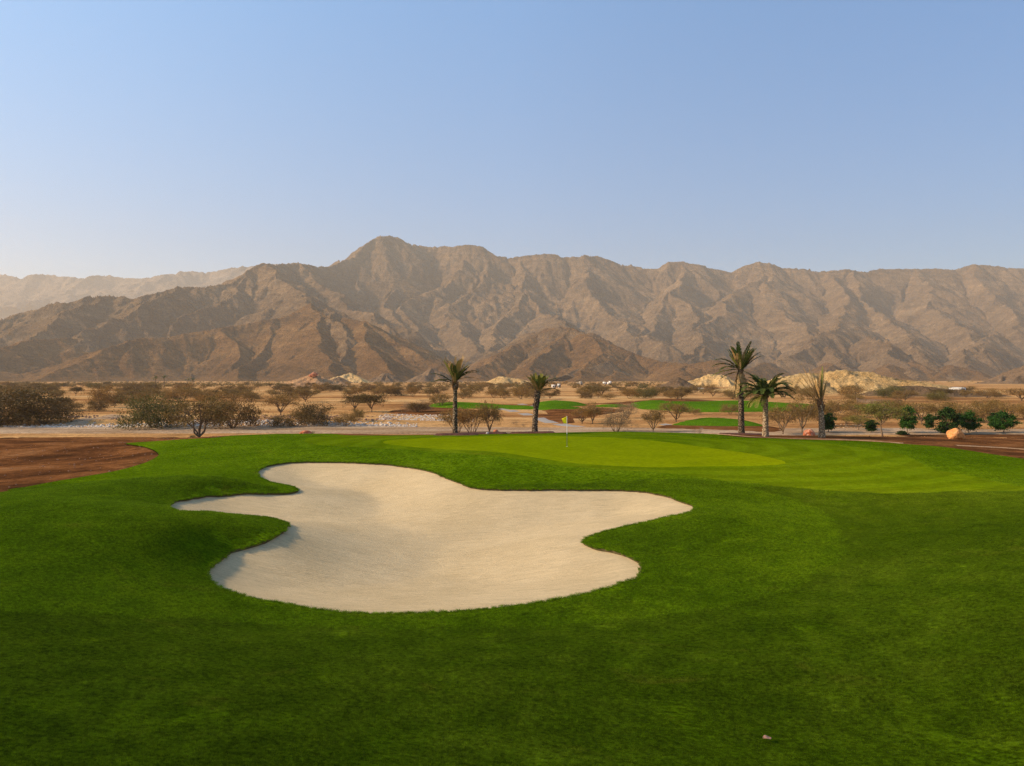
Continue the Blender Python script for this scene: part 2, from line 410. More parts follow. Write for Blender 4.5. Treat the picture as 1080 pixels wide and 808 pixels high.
SAND = [(271,499),(275,494),(285,490),(305,487.5),(330,487),(360,487),(390,488.5),(420,491),(450,496),(470,503),(488,510.5),(505,514.5),(530,516),(560,516),(590,515.5),(620,516),(650,516),(680,518),(700,522),(720,528),(731,533),(732,537),(725,541),(700,546),(670,553),(645,559),(625,564.5),(615,569),(617,573),(630,578),(650,582),(665,587),(675,593),(677,600),(672,608),(660,614),(640,620),(600,630),(560,637),(520,642),(480,645),(440,647),(400,647.5),(360,645),(320,640),(285,635),(255,629),(235,622),(223,614),(219,606),(222,598),(232,590),(245,582),(262,577),(280,571),(295,564),(301,557),(300,551),(285,546),(260,543),(230,541),(205,540),(185,538.5),(174,535.5),(180,531),(200,526),(230,522),(265,520),(290,520),(305,519.5),(314,517),(310,514),(300,511),(285,508),(273,503)]
GREEN = [(404,467),(420,463.5),(480,461),(560,459.8),(640,461.5),(700,466),(760,474),(800,480),(828,487),(822,490),(790,491.5),(740,492),(700,493),(650,491.5),(600,488),(560,482),(520,476.5),(470,474),(430,471)]
APRON = [(321,466),(330,461),(360,459.3),(430,459.6),(520,458.9),(600,457.8),(640,457.0),(700,458.5),(760,463),(850,466),(900,471),(950,479),(975,490),(990,496),(1030,503),(1080,513),(1100,517),(1060,518),(1000,519),(950,521),(900,519),(840,515),(780,509),(730,502),(690,498),(640,495),(590,491),(545,484),(500,479),(450,476),(400,473),(345,470)]
FAIR = [(-60,644),(0,645),(100,648),(250,656),(400,661.5),(520,662),(640,655),(760,640),(840,615),(880,590),(887,570),(875,548),(840,528),(790,515),(830,512),(900,517),(960,520),(1040,518),(1130,519),(1300,530)]
sand_l = pxloop(SAND, step=0.22)
rj = random.Random(3)
# raggedness of the cut edge
tt = np.arange(len(sand_l)); nrm = np.roll(sand_l, -1, 0) - np.roll(sand_l, 1, 0); nrm = np.c_[-nrm[:, 1], nrm[:, 0]]; nrm /= np.linalg.norm(nrm, axis=1)[:, None]
sand_l = sand_l + nrm * (vnoise(tt * 0.9, tt * 0, 5)[:, None] * 0.045 + vnoise(tt * 0.23, tt * 0, 6)[:, None] * 0.05)
green_l = pxloop(GREEN, step=0.5)
apron_l = pxloop(APRON, step=0.5)
fair_l = pxloop(FAIR, step=0.5, closed=False)
fair_l = np.r_[fair_l, [(60, 20), (60, -14), (-45, -14), (-45, 14)]]
EDGE_L = [(-60,528),(0,519),(40,511),(80,504),(120,497),(150,489),(163,483),(167,479),(160,474),(145,470),(133,467.5),(160,465.5),(200,463),(250,460)]
EDGE_B = [(300,457.5),(350,458),(400,460),(450,459.5),(520,458.5),(600,457),(640,455.5),(700,456.5),(760,459),(830,463),(900,465),(950,468),(1000,472),(1080,484),(1200,500)]
turf_l = pxloop(EDGE_L + EDGE_B, step=0.4, closed=False)
turf_l = np.r_[turf_l, [(62, 25), (62, -14), (-47, -14), (-47, 16)]]
# kerb strip along the far right edge of the turf
kerb_c = pxloop([(560,457.2),(640,455.2),(700,456.2),(760,458.7),(830,462.6),(900,464.6),(955,468)], step=0.5, closed=False)

def bowl(X, Y):
    d = seg_dist(X, Y, sand_l[::2], True)
    return -0.09 - 0.42 * (1 - np.exp(-(d / 2.8) ** 1.5)) - 0.18 * sstep(1.0, 6.0, d), d

def build_near():
    loops = [('sand', sand_l), ('green', green_l), ('apron', apron_l), ('fair', fair_l), ('turf', turf_l)]
    V = []; E = []
    for nm, L in loops:
        s = len(V); V += [tuple(p) for p in L]; E += [(s + i, s + (i + 1) % len(L)) for i in range(len(L))]
    dom = [(-72, -15), (88, -15), (88, 74), (-72, 74)]
    s = len(V)
    V += dom; E += [(s, s + 1), (s + 1, s + 2), (s + 2, s + 3), (s + 3, s)]
    V = list(V); rs = np.random.RandomState(1)
    allb = np.concatenate([sand_l, green_l, apron_l, fair_l, turf_l])
    def grid(x0, x1, y0, y1, st, cond):
        gx, gy = np.meshgrid(np.arange(x0 + st / 2, x1, st), np.arange(y0 + st / 2, y1, st))
        gx = gx + rs.uniform(-.2, .2, gx.shape) * st; gy = gy + rs.uniform(-.2, .2, gy.shape) * st
        gx = gx.ravel(); gy = gy.ravel(); m = cond(gx, gy)
        return np.c_[gx[m], gy[m]]
    A = grid(-12, 12, 15, 45, 0.33, lambda x, y: np.ones_like(x, bool))
    B = grid(-46, 60, 5, 72, 0.75, lambda x, y: ~((np.abs(x) < 12) & (y > 15) & (y < 45)))
    C = grid(-72, 88, -15, 74, 2.5, lambda x, y: ~((x > -46) & (x < 60) & (y > 5) & (y < 72)))
    V += [tuple(p) for p in np.concatenate([A, B, C])]
    vs, es, fs, *_ = delaunay_2d_cdt([Vector(p) for p in V], E, [], 0, 1e-4)
    P = np.array([(v.x, v.y) for v in vs]); T = np.array([f for f in fs if len(f) == 3])
    c = P[T].mean(1)
    reg = np.zeros(len(T), int)
    reg[pip(c[:, 0], c[:, 1], turf_l)] = 1
    reg[(reg == 1) & pip(c[:, 0], c[:, 1], fair_l)] = 2
    reg[pip(c[:, 0], c[:, 1], apron_l)] = 3
    reg[pip(c[:, 0], c[:, 1], green_l)] = 4
    reg[pip(c[:, 0], c[:, 1], sand_l)] = 5
    Z = height(P[:, 0], P[:, 1])
    bz, _ = bowl(P[:, 0], P[:, 1])
    outs = {}
    for k, (nm, mat) in enumerate([('dirt_ground', M_RED), ('rough_turf', M_ROUGH), ('fairway', M_FAIR), ('fringe_turf', M_APRON), ('putting_green', M_GREEN), ('sand_bunker', M_SAND)]):
        t = T[reg == k]; u, inv = np.unique(t, return_inverse=True)
        z = Z[u].copy()
        if nm == 'sand_bunker': z += bz[u]
        if nm == 'dirt_ground':
            dt = seg_dist(P[u, 0], P[u, 1], turf_l[::2]); z -= 0.06 * (dt < 0.02)
        me = mesh_np(nm, np.c_[P[u], z], inv.reshape(-1, 3), mat, True)
        outs[nm] = tag(obj(nm, me), kind='structure')
    # cut lip of soil round the sand
    L = sand_l; n = len(L); zt = height(L[:, 0], L[:, 1])
    V2 = np.r_[np.c_[L, zt - 0.004], np.c_[L, zt - 0.3]]
    F2 = [(i, (i + 1) % n, n + (i + 1) % n, n + i) for i in range(n)]
    tag(obj('bunker_lip_soil', mesh_np('bunker_lip_soil', V2, F2, M_SOIL)), kind='structure')
build_near()
print('near', time.time() - T0)

# grass blades (geometry-node scatter, stuff)
def blade_patch(name, r, n, h0, h1, w, lean, mat, seed):
    rs = np.random.RandomState(seed)
    a = rs.uniform(0, 6.283, n); q = r * np.sqrt(rs.uniform(0, 1, n)); bx = q * np.cos(a); by = q * np.sin(a)
    th = rs.uniform(0, 6.283, n); h = rs.uniform(h0, h1, n); ln = rs.normal(0, lean, (n, 2)) * h[:, None]
    dx = np.cos(th) * w / 2; dy = np.sin(th) * w / 2
    V = np.zeros((n, 3, 3)); V[:, 0] = np.c_[bx - dx, by - dy, np.full(n, -.01)]; V[:, 1] = np.c_[bx + dx, by + dy, np.full(n, -.01)]
    V[:, 2] = np.c_[bx + ln[:, 0], by + ln[:, 1], h]
    o = bpy.data.objects.new(name, mesh_np(name, V.reshape(-1, 3), np.arange(3 * n).reshape(-1, 3), mat))
    COL.objects.link(o); o.hide_render = True; o.hide_viewport = False; o['kind'] = 'helper'
    o.location = (0, 0, -50)
    return o

def tilt(x, y, seed):
    e = .25; gx = (height(x + e, y) - height(x - e, y)) / (2 * e); gy = (height(x, y + e) - height(x, y - e)) / (2 * e)
    N = np.stack([-gx, -gy, np.ones_like(gx)], -1); N /= np.linalg.norm(N, axis=1)[:, None]
    a = np.random.RandomState(seed).uniform(0, 6.283, len(x)); U = np.stack([np.cos(a), np.sin(a), 0 * a], -1)
    U -= (U * N).sum(1)[:, None] * N; U /= np.linalg.norm(U, axis=1)[:, None]; W = np.cross(N, U)
    return np.stack([np.arctan2(W[:, 2], N[:, 2]), -np.arcsin(U[:, 2]), np.arctan2(U[:, 1], U[:, 0])], -1)

def scatter(name, pts, scales, patch):
    rot = tilt(pts[:, 0], pts[:, 1], 3)
    me = bpy.data.meshes.new(name); me.vertices.add(len(pts)); me.vertices.foreach_set('co', np.asarray(pts, np.float32).ravel())
    at_ = me.attributes.new('sc', 'FLOAT_VECTOR', 'POINT'); at_.data.foreach_set('vector', np.asarray(scales, np.float32).ravel())
    ar = me.attributes.new('ro', 'FLOAT_VECTOR', 'POINT'); ar.data.foreach_set('vector', rot.astype(np.float32).ravel())
    o = obj(name, me); tag(o, kind='stuff')
    g = bpy.data.node_groups.new(name + '_nodes', 'GeometryNodeTree')
    g.interface.new_socket('Geometry', in_out='INPUT', socket_type='NodeSocketGeometry')
    g.interface.new_socket('Geometry', in_out='OUTPUT', socket_type='NodeSocketGeometry')
    N = g.nodes.new; gi = N('NodeGroupInput'); go = N('NodeGroupOutput')
    m2p = N('GeometryNodeMeshToPoints'); iop = N('GeometryNodeInstanceOnPoints'); oi = N('GeometryNodeObjectInfo')
    oi.inputs['Object'].default_value = patch; oi.inputs['As Instance'].default_value = True
    na = N('GeometryNodeInputNamedAttribute'); na.data_type = 'FLOAT_VECTOR'; na.inputs['Name'].default_value = 'sc'
    nr_ = N('GeometryNodeInputNamedAttribute'); nr_.data_type = 'FLOAT_VECTOR'; nr_.inputs['Name'].default_value = 'ro'
    e2r = N('FunctionNodeEulerToRotation')
    L = g.links.new
    L(gi.outputs[0], m2p.inputs['Mesh']); L(m2p.outputs[0], iop.inputs['Points']); L(oi.outputs['Geometry'], iop.inputs['Instance'])
    L(na.outputs['Attribute'], iop.inputs['Scale']); L(nr_.outputs['Attribute'], e2r.inputs[0]); L(e2r.outputs[0], iop.inputs['Rotation'])
    L(iop.outputs[0], go.inputs[0])
    md = o.modifiers.new('scatter', 'NODES'); md.node_group = g
    return o

def grass():
    rs = np.random.RandomState(5)
    p1 = blade_patch('rough_blade_patch', 0.32, 650, .018, .050, .0075, .55, M_BL_R, 1)
    p2 = blade_patch('mown_blade_patch', 0.32, 750, .008, .024, .0070, .7, M_BL_F, 2)
    p3 = blade_patch('edge_blade_patch', 0.07, 70, .015, .055, .009, .9, M_BL_R, 3)
    N = 26000
    y = np.sqrt(rs.uniform(6.5 ** 2, 33 ** 2, N)); x = rs.uniform(-0.86, 0.86, N) * y
    keep = rs.uniform(0, 1, N) < np.clip(1.25 - y / 40, 0, 1)
    x, y = x[keep], y[keep]
    ins = ~pip(x, y, sand_l) & pip(x, y, turf_l) & ~pip(x, y, apron_l) & (seg_dist(x, y, sand_l[::3], True) > 0.30)
    x, y = x[ins], y[ins]; z = height(x, y); fr = pip(x, y, fair_l)
    for nm, m, p in (('rough_grass', ~fr, p1), ('mown_grass', fr, p2)):
        k = m.sum(); s = rs.uniform(.92, 1.1, k); zz = s * (1 + 0.25 * fbm(x[m] / 3.5, y[m] / 3.5, 2, 21))
        scatter(nm, np.c_[x[m], y[m], z[m]], np.c_[s, s, zz], p)
    L = sand_l; segs = []
    for i in range(len(L)):
        a, b = L[i], L[(i + 1) % len(L)]
        for t in (0, .25, .5, .75): segs.append(a + (b - a) * t)
    segs = np.array(segs); segs += rs.normal(0, .03, segs.shape)
    z = height(segs[:, 0], segs[:, 1]); s = rs.uniform(.6, 1.35, len(segs))
    scatter('edge_grass', np.c_[segs, z], np.c_[s, s, s], p3)
grass()

# ------------------------------------------------------------------ desert plain: one sheet to the horizon
def build_plain():
    th = np.linspace(0, 2 * math.pi, 361)[:-1]
    th = np.concatenate([np.linspace(R(40), R(140), 420, endpoint=False), np.linspace(R(140), R(400), 130, endpoint=False)])
    r = np.concatenate([[1.0], np.geomspace(20, 62, 12, endpoint=False), np.geomspace(62, 8600, 330)])
    A, Q = np.meshgrid(th, r); X = Q * np.cos(A); Y = Q * np.sin(A)
    Z = plain(X, Y)
    ins = (X > -71) & (X < 87) & (Y > -14) & (Y < 73)
    Zn = height(X, Y); Z = np.where(ins, np.minimum(Zn, Z) - 2.0, Z)
    edge = ((X > -73) & (X < 89) & (Y > -16) & (Y < 75)) & ~ins
    nt, nr = len(th), len(r)
    idx = np.arange(nt * nr).reshape(nr, nt)
    a = idx[:-1]; b = idx[1:]
    Fq = np.stack([a, b, np.roll(b, -1, 1), np.roll(a, -1, 1)], -1).reshape(-1, 4)
    V = np.c_[X.ravel(), Y.ravel(), Z.ravel()]
    V = np.r_[V, [[0, 0, -3.5]]]
    me = mesh_np('desert_ground', V, Fq, M_DESERT, True)
    tag(obj('desert_ground', me), kind='structure')
build_plain()

def sheet(name, px, mat, lift=0.03, mound=0.0, kind='structure', jag=0.3, step=2.0, world=False):
    L = px if world else [at(a, b, PLAIN) for a, b in px]
    L = smooth_loop(L, step)
    n = len(L); c = np.arange(n)
    L = L + np.c_[vnoise(c * .6, c * 0, 31), vnoise(c * .6, c * 0, 37)] * jag
    x0, y0 = L.min(0); x1, y1 = L.max(0)
    st = max(step * 0.8, min(x1 - x0, y1 - y0) / 14)
    gx, gy = np.meshgrid(np.arange(x0 + st / 2, x1, st), np.arange(y0 + st / 2, y1, st)); gx = gx.ravel(); gy = gy.ravel()
    m = pip(gx, gy, L) & (seg_dist(gx, gy, L, True) > st * .4)
    V = [Vector(p) for p in L] + [Vector(p) for p in zip(gx[m], gy[m])]
    vs, es, fs, *_ = delaunay_2d_cdt(V, [(i, (i + 1) % n) for i in range(n)], [], 1, 1e-4)
    P = np.array([(v.x, v.y) for v in vs]); T = np.array([f for f in fs if len(f) == 3])
    d = seg_dist(P[:, 0], P[:, 1], L, True)
    z = height(P[:, 0], P[:, 1]) + lift + mound * (1 - np.exp(-(d / 3.0) ** 1.3))
    # the ground sheet below is coarser than this one: keep well clear at the middle, sink the rim
    z = np.where(d < 0.01, z - lift - 0.10, z)
    return tag(obj(name, mesh_np(name, np.c_[P, z], T, mat, True)), kind=kind)

# gravel road running behind the hole, red soil, far holes, cart path
def band(name, cx, w0, w1, mat, lift):
    L = [(x, f + w) for x, f, w in zip(cx[0], cx[1], w1)] + [(x, f - w) for x, f, w in zip(cx[0][::-1], cx[1][::-1], w0[::-1])]
    return sheet(name, L, mat, lift, world=True, step=2.0)
xs = [-75, -50, -25, 0, 25, 50, 70, 90]
band('road', (xs, [84, 84, 83, 82, 81, 81, 80, 79]), [5, 5, 5, 5, 5, 4, 4, 4], [5, 5, 6, 8, 7, 6, 5, 5], M_TRACK, 0.10)
sheet('side_track', [(55,450.5),(80,445),(100,440),(118,437),(135,438),(122,442),(100,446),(90,450.5)], M_TRACK, .12)
sheet('red_soil', [(408,434),(440,430),(480,431),(512,434),(515,437),(470,438),(430,437.5)], M_RED, .12, .2)
sheet('red_soil', [(572,433),(600,432.5),(640,431),(660,433),(640,437),(615,441),(590,440),(575,437)], M_RED, .12, .15)
sheet('red_soil', [(560,437),(600,438),(612,441),(598,446.5),(570,442)], M_RED, .12)
sheet('red_soil', [(560,426),(600,425.5),(660,427),(690,429),(720,433),(860,435.5),(900,434),(895,429),(800,424),(700,421),(640,424)], M_RED, .08)
sheet('red_soil', [(690,450),(720,446),(770,449),(812,449.5),(830,453),(822,458),(770,455),(720,453)], M_RED, .12, .1)
sheet('far_fairway', [(452,428.5),(466,426.3),(490,426.8),(520,428),(548,430.3),(570,431.3),(571,432.6),(540,432.5),(500,431.5),(470,431.5),(455,430.4)], M_FARGRASS, .25, .55)
sheet('far_fairway', [(567,425),(585,424),(605,425),(621,427.3),(612,428.6),(590,429),(567,428.6)], M_FARGRASS, .25, .6)
sheet('far_fairway', [(560,430),(585,429.8),(616,431.4),(612,433),(580,433.4),(560,432.6)], M_FARGRASS, .25, .4)
sheet('far_fairway', [(628,428.2),(655,427.5),(668,429),(655,430),(630,429.8)], M_FARGRASS, .2, .2)
sheet('far_fairway', [(664,426),(685,423.5),(705,424),(722,426),(750,425),(790,424.4),(830,427),(874,430),(876,433.4),(820,434.4),(740,434.4),(700,432.5),(672,431)], M_FARGRASS, .25, .6)
sheet('far_fairway', [(706,448.4),(728,443.4),(745,442),(775,443.4),(800,446.3),(808,449),(790,450.4),(750,450.4),(722,449.8)], M_FARGRASS, .25, .45)
sheet('far_fairway', [(885,428),(930,427.3),(960,429),(930,431),(895,431.5)], M_FARGRASS, .2, .1)
def path_sheet(name, c, w, mat, lift):
    P = smooth_loop([at(a, b, PLAIN) for a, b in c], 3, False)
    t = np.gradient(P, axis=0); nn = np.c_[-t[:, 1], t[:, 0]]; nn /= np.linalg.norm(nn, axis=1)[:, None]
    L = list(map(tuple, P + nn * w / 2)) + list(map(tuple, (P - nn * w / 2)[::-1]))
    return sheet(name, L, mat, lift, world=True, jag=0.02, step=3)
path_sheet('cart_path', [(548,426.3),(560,428.5),(556,431),(530,431.5),(545,435),(560,438),(580,444),(600,448.5),(620,450)], 3.2, M_CONC, .2)
path_sheet('cart_path', [(700,446.5),(725,450.5),(750,453.5),(775,457),(800,460)], 2.6, M_CONC, .2)

# thin concrete kerb at the turf's far edge and strip on the right
def ribbon(name, C, w, h, mat, lift=0.02):
    t = np.gradient(C, axis=0); nn = np.c_[-t[:, 1], t[:, 0]]; nn /= np.linalg.norm(nn, axis=1)[:, None]
    a = C + nn * w / 2; b = C - nn * w / 2; n = len(C)
    za = height(C[:, 0], C[:, 1]) + lift
    V = np.r_[np.c_[a, za + h], np.c_[b, za + h], np.c_[a, za - .3], np.c_[b, za - .3]]
    Fq = []
    for i in range(n - 1):
        Fq += [(i, i + 1, n + i + 1, n + i), (2 * n + i, 2 * n + i + 1, i + 1, i), (n + i, n + i + 1, 3 * n + i + 1, 3 * n + i)]
    return tag(obj(name, mesh_np(name, V, Fq, mat)), kind='structure')
ribbon('kerb', kerb_c + np.array([0, .25]), .10, .02, M_TRACK)
ribbon('kerb', pxloop([(1008,470),(1040,471.5),(1080,474),(1130,478)], step=.6, closed=False), .30, .02, M_TRACK)

# ------------------------------------------------------------------ mountains
def erode(X, Y, gx, gy, freq, seed):
    px, py = X * freq, Y * freq; ci, cj = np.floor(px), np.floor(py)
    m = np.sqrt(gx * gx + gy * gy) + 1e-6; sx, sy = -gy / m, gx / m
    C = np.zeros_like(X); S = np.zeros_like(X); W = np.full_like(X, 1e-6)
    for di in (-1, 0, 1):
        for dj in (-1, 0, 1):
            i, j = ci + di, cj + dj
            vx = px - i - 0.15 - 0.7 * hash2(i, j, seed); vy = py - j - 0.15 - 0.7 * hash2(i, j, seed + 5)
            w = np.exp(-2.2 * (vx * vx + vy * vy)); ph = (vx * sx + vy * sy) * 6.2832 + 0.0
            C += np.cos(ph) * w; S += np.sin(ph) * w; W += w
    return C / W, -S / W * 6.2832 * freq * sx, -S / W * 6.2832 * freq * sy

def hill_field(X, Y, ridges, k, dxy, base, soft, amp, l0, octs, seed, warp=0.12, pw=1.0):
    wx = X + fbm(X / 420, Y / 420, 3, seed) * warp * 520; wy = Y + fbm(X / 420 + 50, Y / 420, 3, seed + 9) * warp * 520
    wx = wx + fbm(X / 90, Y / 90, 2, seed + 3) * warp * 110; wy = wy + fbm(X / 90 + 9, Y / 90, 2, seed + 4) * warp * 110
    wx0, wy0 = wx, wy
    H = np.full(X.shape, -1e4); DM = np.full(X.shape, 1e9)
    for r in ridges:
        kk = k; wx, wy = wx0, wy0
        if isinstance(r[0], (int, float)): kk, r = r[0], r[1]; wx, wy = X * .85 + wx0 * .15, Y * .6 + wy0 * .4
        for a, b in zip(r[:-1], r[1:]):
            dx, dy = b[0] - a[0], b[1] - a[1]; L = dx * dx + dy * dy + 1e-9
            t = np.clip(((wx - a[0]) * dx + (wy - a[1]) * dy) / L, 0, 1)
            d = np.sqrt((wx - a[0] - t * dx) ** 2 + (wy - a[1] - t * dy) ** 2)
            zz = a[2] + t * (b[2] - a[2])
            h = zz - kk * d / (1 + 0.00025 * d) 
            H = np.maximum(H, h); DM = np.minimum(DM, d)
    s = soft
    Z = base + s * np.logaddexp(0, (H - base) / s) - s * 0.75
    return Z, DM

def hills(name, ridges, u0, u1, nu, y0, y1, nv, k, mat, amp=0.10, l0=420., octs=6, seed=1, soft=16., base=PLAIN, warp=0.12, kind='structure', fine=1.0):
    u = np.linspace(u0, u1, nu); v = np.geomspace(y0, y1, nv)
    U, Y = np.meshgrid(u, v); X = U * Y
    Z, DM = hill_field(X, Y, ridges, k, None, base, soft, amp, l0, octs, seed, warp)
    Z = Z + fbm(X / l0, Y / l0, 4, seed + 40) * l0 * 0.05 * sstep(0, l0 * .3, Z - base)
    def grad(Z):
        zu = np.gradient(Z, u, axis=1); zv = np.gradient(Z, v, axis=0)
        return zu / Y, zv - zu * U / Y
    gx, gy = grad(Z); sl = np.sqrt(gx * gx + gy * gy)
    mask = sstep(0.02, 0.35, sl) * sstep(base - 2, base + l0 * .12, Z)
    crest = 0.30 + 0.70 * sstep(0, l0 * 0.30, DM)
    cgx, cgy = gx.copy(), gy.copy(); lam = l0; a = amp
    vary = 0.95 + 0.75 * fbm(X / (l0 * 2.2), Y / (l0 * 2.2), 2, seed + 91)
    for o in range(octs):
        c, ex, ey = erode(X, Y, cgx, cgy, 1.0 / lam, seed + o * 13)
        A = a * lam * mask * vary * (crest if o < 3 else 1.0)
        Z = Z + A * (c - 0.2)
        cgx = cgx + ex * A * 0.8; cgy = cgy + ey * A * 0.8
        lam *= 0.52; a *= 0.96
    n1 = 1 - np.abs(fbm(X / (l0 * .30), Y / (l0 * .30), 5, seed + 70, 0.55)) * 2
    Z = Z + n1 * l0 * .030 * mask * fine * .5
    Z = Z + fbm(X / (l0 * .06), Y / (l0 * .06), 4, seed + 77, 0.6) * l0 * .010 * mask * fine
    idx = np.arange(nu * nv).reshape(nv, nu)
    Fq = np.stack([idx[:-1, :-1], idx[:-1, 1:], idx[1:, 1:], idx[1:, :-1]], -1).reshape(-1, 4)
    o = obj(name, mesh_np(name, np.c_[X.ravel(), Y.ravel(), Z.ravel()], Fq, mat, True))
    return tag(o, kind=kind)

def rg(*pts):
    out = []; d = None
    for p in pts:
        if len(p) == 3: d = p[2]
        out.append(atd(p[0], p[1], d))
    return out

crest = rg((285,272,2600),(300,274,2700),(315,272,2750),(335,277,2850),(350,276,2900),(372,268,3000),(382,258,3080),(400,248,3150),(420,247,3200),(430,252),(442,256,3250),(455,256),(470,254),(500,254),(510,256),(525,266),(535,269),(550,266),(570,264),(595,266),(615,265),(630,267,3300),(645,272),(655,277),(665,275),(680,280),(693,280),(705,273),(722,271),(740,274),(755,279),(773,284),(785,277),(800,272),(815,274),(828,279),(850,281),(880,283),(905,282),(935,280),(960,279),(985,280),(1005,283),(1025,278),(1050,278),(1070,281),(1100,280),(1150,276),(1250,285),(1400,290))
RID = [
 (0.80, crest),
 rg((-200,352,1950),(0,336,2100),(35,331,2150),(45,322,2200),(75,316,2200),(110,306,2250),(135,307,2250),(155,301,2300),(180,296,2350),(215,299,2400),(245,292,2450),(262,284,2500),(285,272,2600)),
 rg((285,272,2600),(298,288,2480),(312,305,2330),(325,317,2150),(338,325,1950),(341,343,1760),(344,372,1500),(350,402,1280)),
 rg((330,320,2080),(358,330,1960),(385,334,1900),(400,342,1850),(415,352,1800),(435,362,1750),(455,374,1680),(472,388,1560),(482,402,1400)),
 rg((385,334,1900),(392,352,1700),(400,375,1500),(412,400,1300)),
 rg((330,320,2080),(290,332,1960),(245,340,1880),(200,346,1800),(160,350,1700),(120,354,1600),(92,370,1480),(60,388,1350),(20,404,1220)),
 rg((225,343,1850),(238,358,1700),(240,375,1560)),
 rg((290,334,1960),(282,350,1820),(262,372,1620),(240,394,1400)),
 rg((90,352,1850),(70,352,1780),(35,354,1700),(12,368,1560),(-20,392,1350)),
 rg((270,282,2530),(235,308,2350),(200,328,2220),(185,342,2100)),
 rg((180,296,2350),(150,320,2150),(110,340,2000),(90,352,1850)),
 rg((110,306,2250),(80,325,2100),(50,340,1950),(35,354,1800)),
 rg((315,272,2750),(350,300,2600),(372,322,2400),(400,338,2150)),
 rg((400,250,3150),(385,280,3000),(372,305,2800),(395,330,2500)),
 rg((442,257,3250),(430,285,3050),(412,310,2800),(420,335,2550)),
 rg((497,258,3230),(487,278,3080),(457,298,2900),(432,322,2700),(440,348,2500),(462,370,2280),(485,388,2000),(500,402,1650)),
 rg((505,262,3230),(514,280,3080),(492,304,2880),(481,328,2700),(492,352,2500),(512,374,2250),(535,396,1800)),
 rg((545,268,3260),(551,298,2980),(546,314,2820),(526,338,2620),(516,362,2400),(520,380,2150)),
 rg((551,298,2980),(570,325,2750),(590,338,2400)),
 rg((545,350,2300),(575,343,2150),(605,341,2020),(628,352,1900),(634,368,1740),(606,384,1500),(590,400,1250)),
 rg((575,344,2140),(545,358,2000),(512,378,1750),(490,396,1500)),
 rg((605,341,2020),(580,362,1850),(558,382,1600),(545,398,1350)),
 rg((628,352,1900),(662,370,1820),(690,378,1720),(722,378,1560),(745,374,1480),(768,386,1400),(790,400,1250)),
 rg((662,370,1820),(645,386,1600),(622,402,1300)),
 rg((722,378,1560),(708,392,1350),(695,404,1150)),
 rg((615,268,3280),(622,300,3000),(640,325,2800),(660,345,2500)),
 rg((655,278,3300),(640,300,3120),(655,330,2850),(690,360,2350)),
 rg((722,273,3300),(716,298,3080),(690,330,2820),(680,352,2500)),
 rg((712,300,3060),(728,330,2780),(742,352,2500),(738,368,2200)),
 rg((800,273,3300),(790,298,3080),(764,322,2820),(738,346,2520),(725,370,2200)),
 rg((800,273,3300),(812,305,3000),(838,335,2700),(846,356,2450)),
 rg((880,284,3300),(896,304,3050),(884,326,2750),(850,354,2350),(800,378,2000),(775,392,1750)),
 rg((905,283,3300),(918,312,3000),(928,330,2750),(948,352,2450),(972,376,2100),(990,396,1700)),
 rg((960,280,3300),(978,300,3100),(1000,328,2800),(1022,350,2500),(1040,368,2200)),
 rg((1025,279,3300),(1040,305,3080),(1058,325,2850),(1080,345,2550)),
 rg((1050,345,2600),(1030,358,2350),(1010,380,1950),(985,402,1500)),
 rg((1010,380,1950),(1035,390,1800),(1065,402,1500)),
 rg((905,352,2350),(925,362,2200),(945,380,1850),(960,400,1450)),
 rg((860,362,2300),(872,378,1950),(885,396,1550)),
 rg((1100,282,3300),(1130,310,3000),(1160,345,2500),(1180,380,1900)),
 rg((-100,345,2000),(-140,370,1700),(-160,400,1300)),
]
def remap(r):
    out = []
    for x, y, z in r:
        d = y; n = 2150 + (d - 2150) * 2.0 if d > 2150 else d
        out.append((x / d * n, n, CAMZ + (z - CAMZ) / d * n))
    return out
MAIN = []; FRONT = []
for n_, q in enumerate(RID):
    kk, q_ = q if isinstance(q[0], float) else (None, q)
    far = max(p[1] for p in q_) > 2150
    if far: q_ = remap(q_)
    if far or n_ in (1, 9, 10, 11, 12): MAIN.append((kk, q_) if kk else q_)
    if n_ not in (0, 1, 9, 10, 11, 12):
        f = [p for p in q_ if p[1] <= 2200]
        if len(f) > 1: FRONT.append(f)
hills('mountain_range', MAIN, -0.86, 0.98, 1500, 1400, 5600, 520, 0.62, M_MOUNT, 0.056, 430., 8, 11, 26., warp=.17, fine=1.0)
hills('foothills', FRONT, -0.86, 0.98, 1400, 850, 2900, 420, 0.52, M_HILL, 0.046, 170., 7, 51, 16., warp=.10, fine=1.0)
print('mountains', time.time() - T0)
FARR = [rg((-200,300,7600),(-80,286,7600),(0,289,7600),(25,293),(48,288),(60,291),(95,293),(112,288),(150,290),(190,286),(200,284),(225,285),(255,279),(290,276),(340,290),(420,300)),
        rg((48,288,7600),(60,320,7000),(70,350,6600)), rg((150,290,7600),(130,325,6950),(120,350,6600)), rg((255,279,7600),(230,310,7000),(220,345,6600)), rg((0,289,7600),(10,330,6950),(0,360,6500))]
hills('distant_mountains', FARR, -1.1, -0.1, 420, 6400, 8600, 150, 0.5, M_FAR, 0.10, 700., 5, 31, 30.)

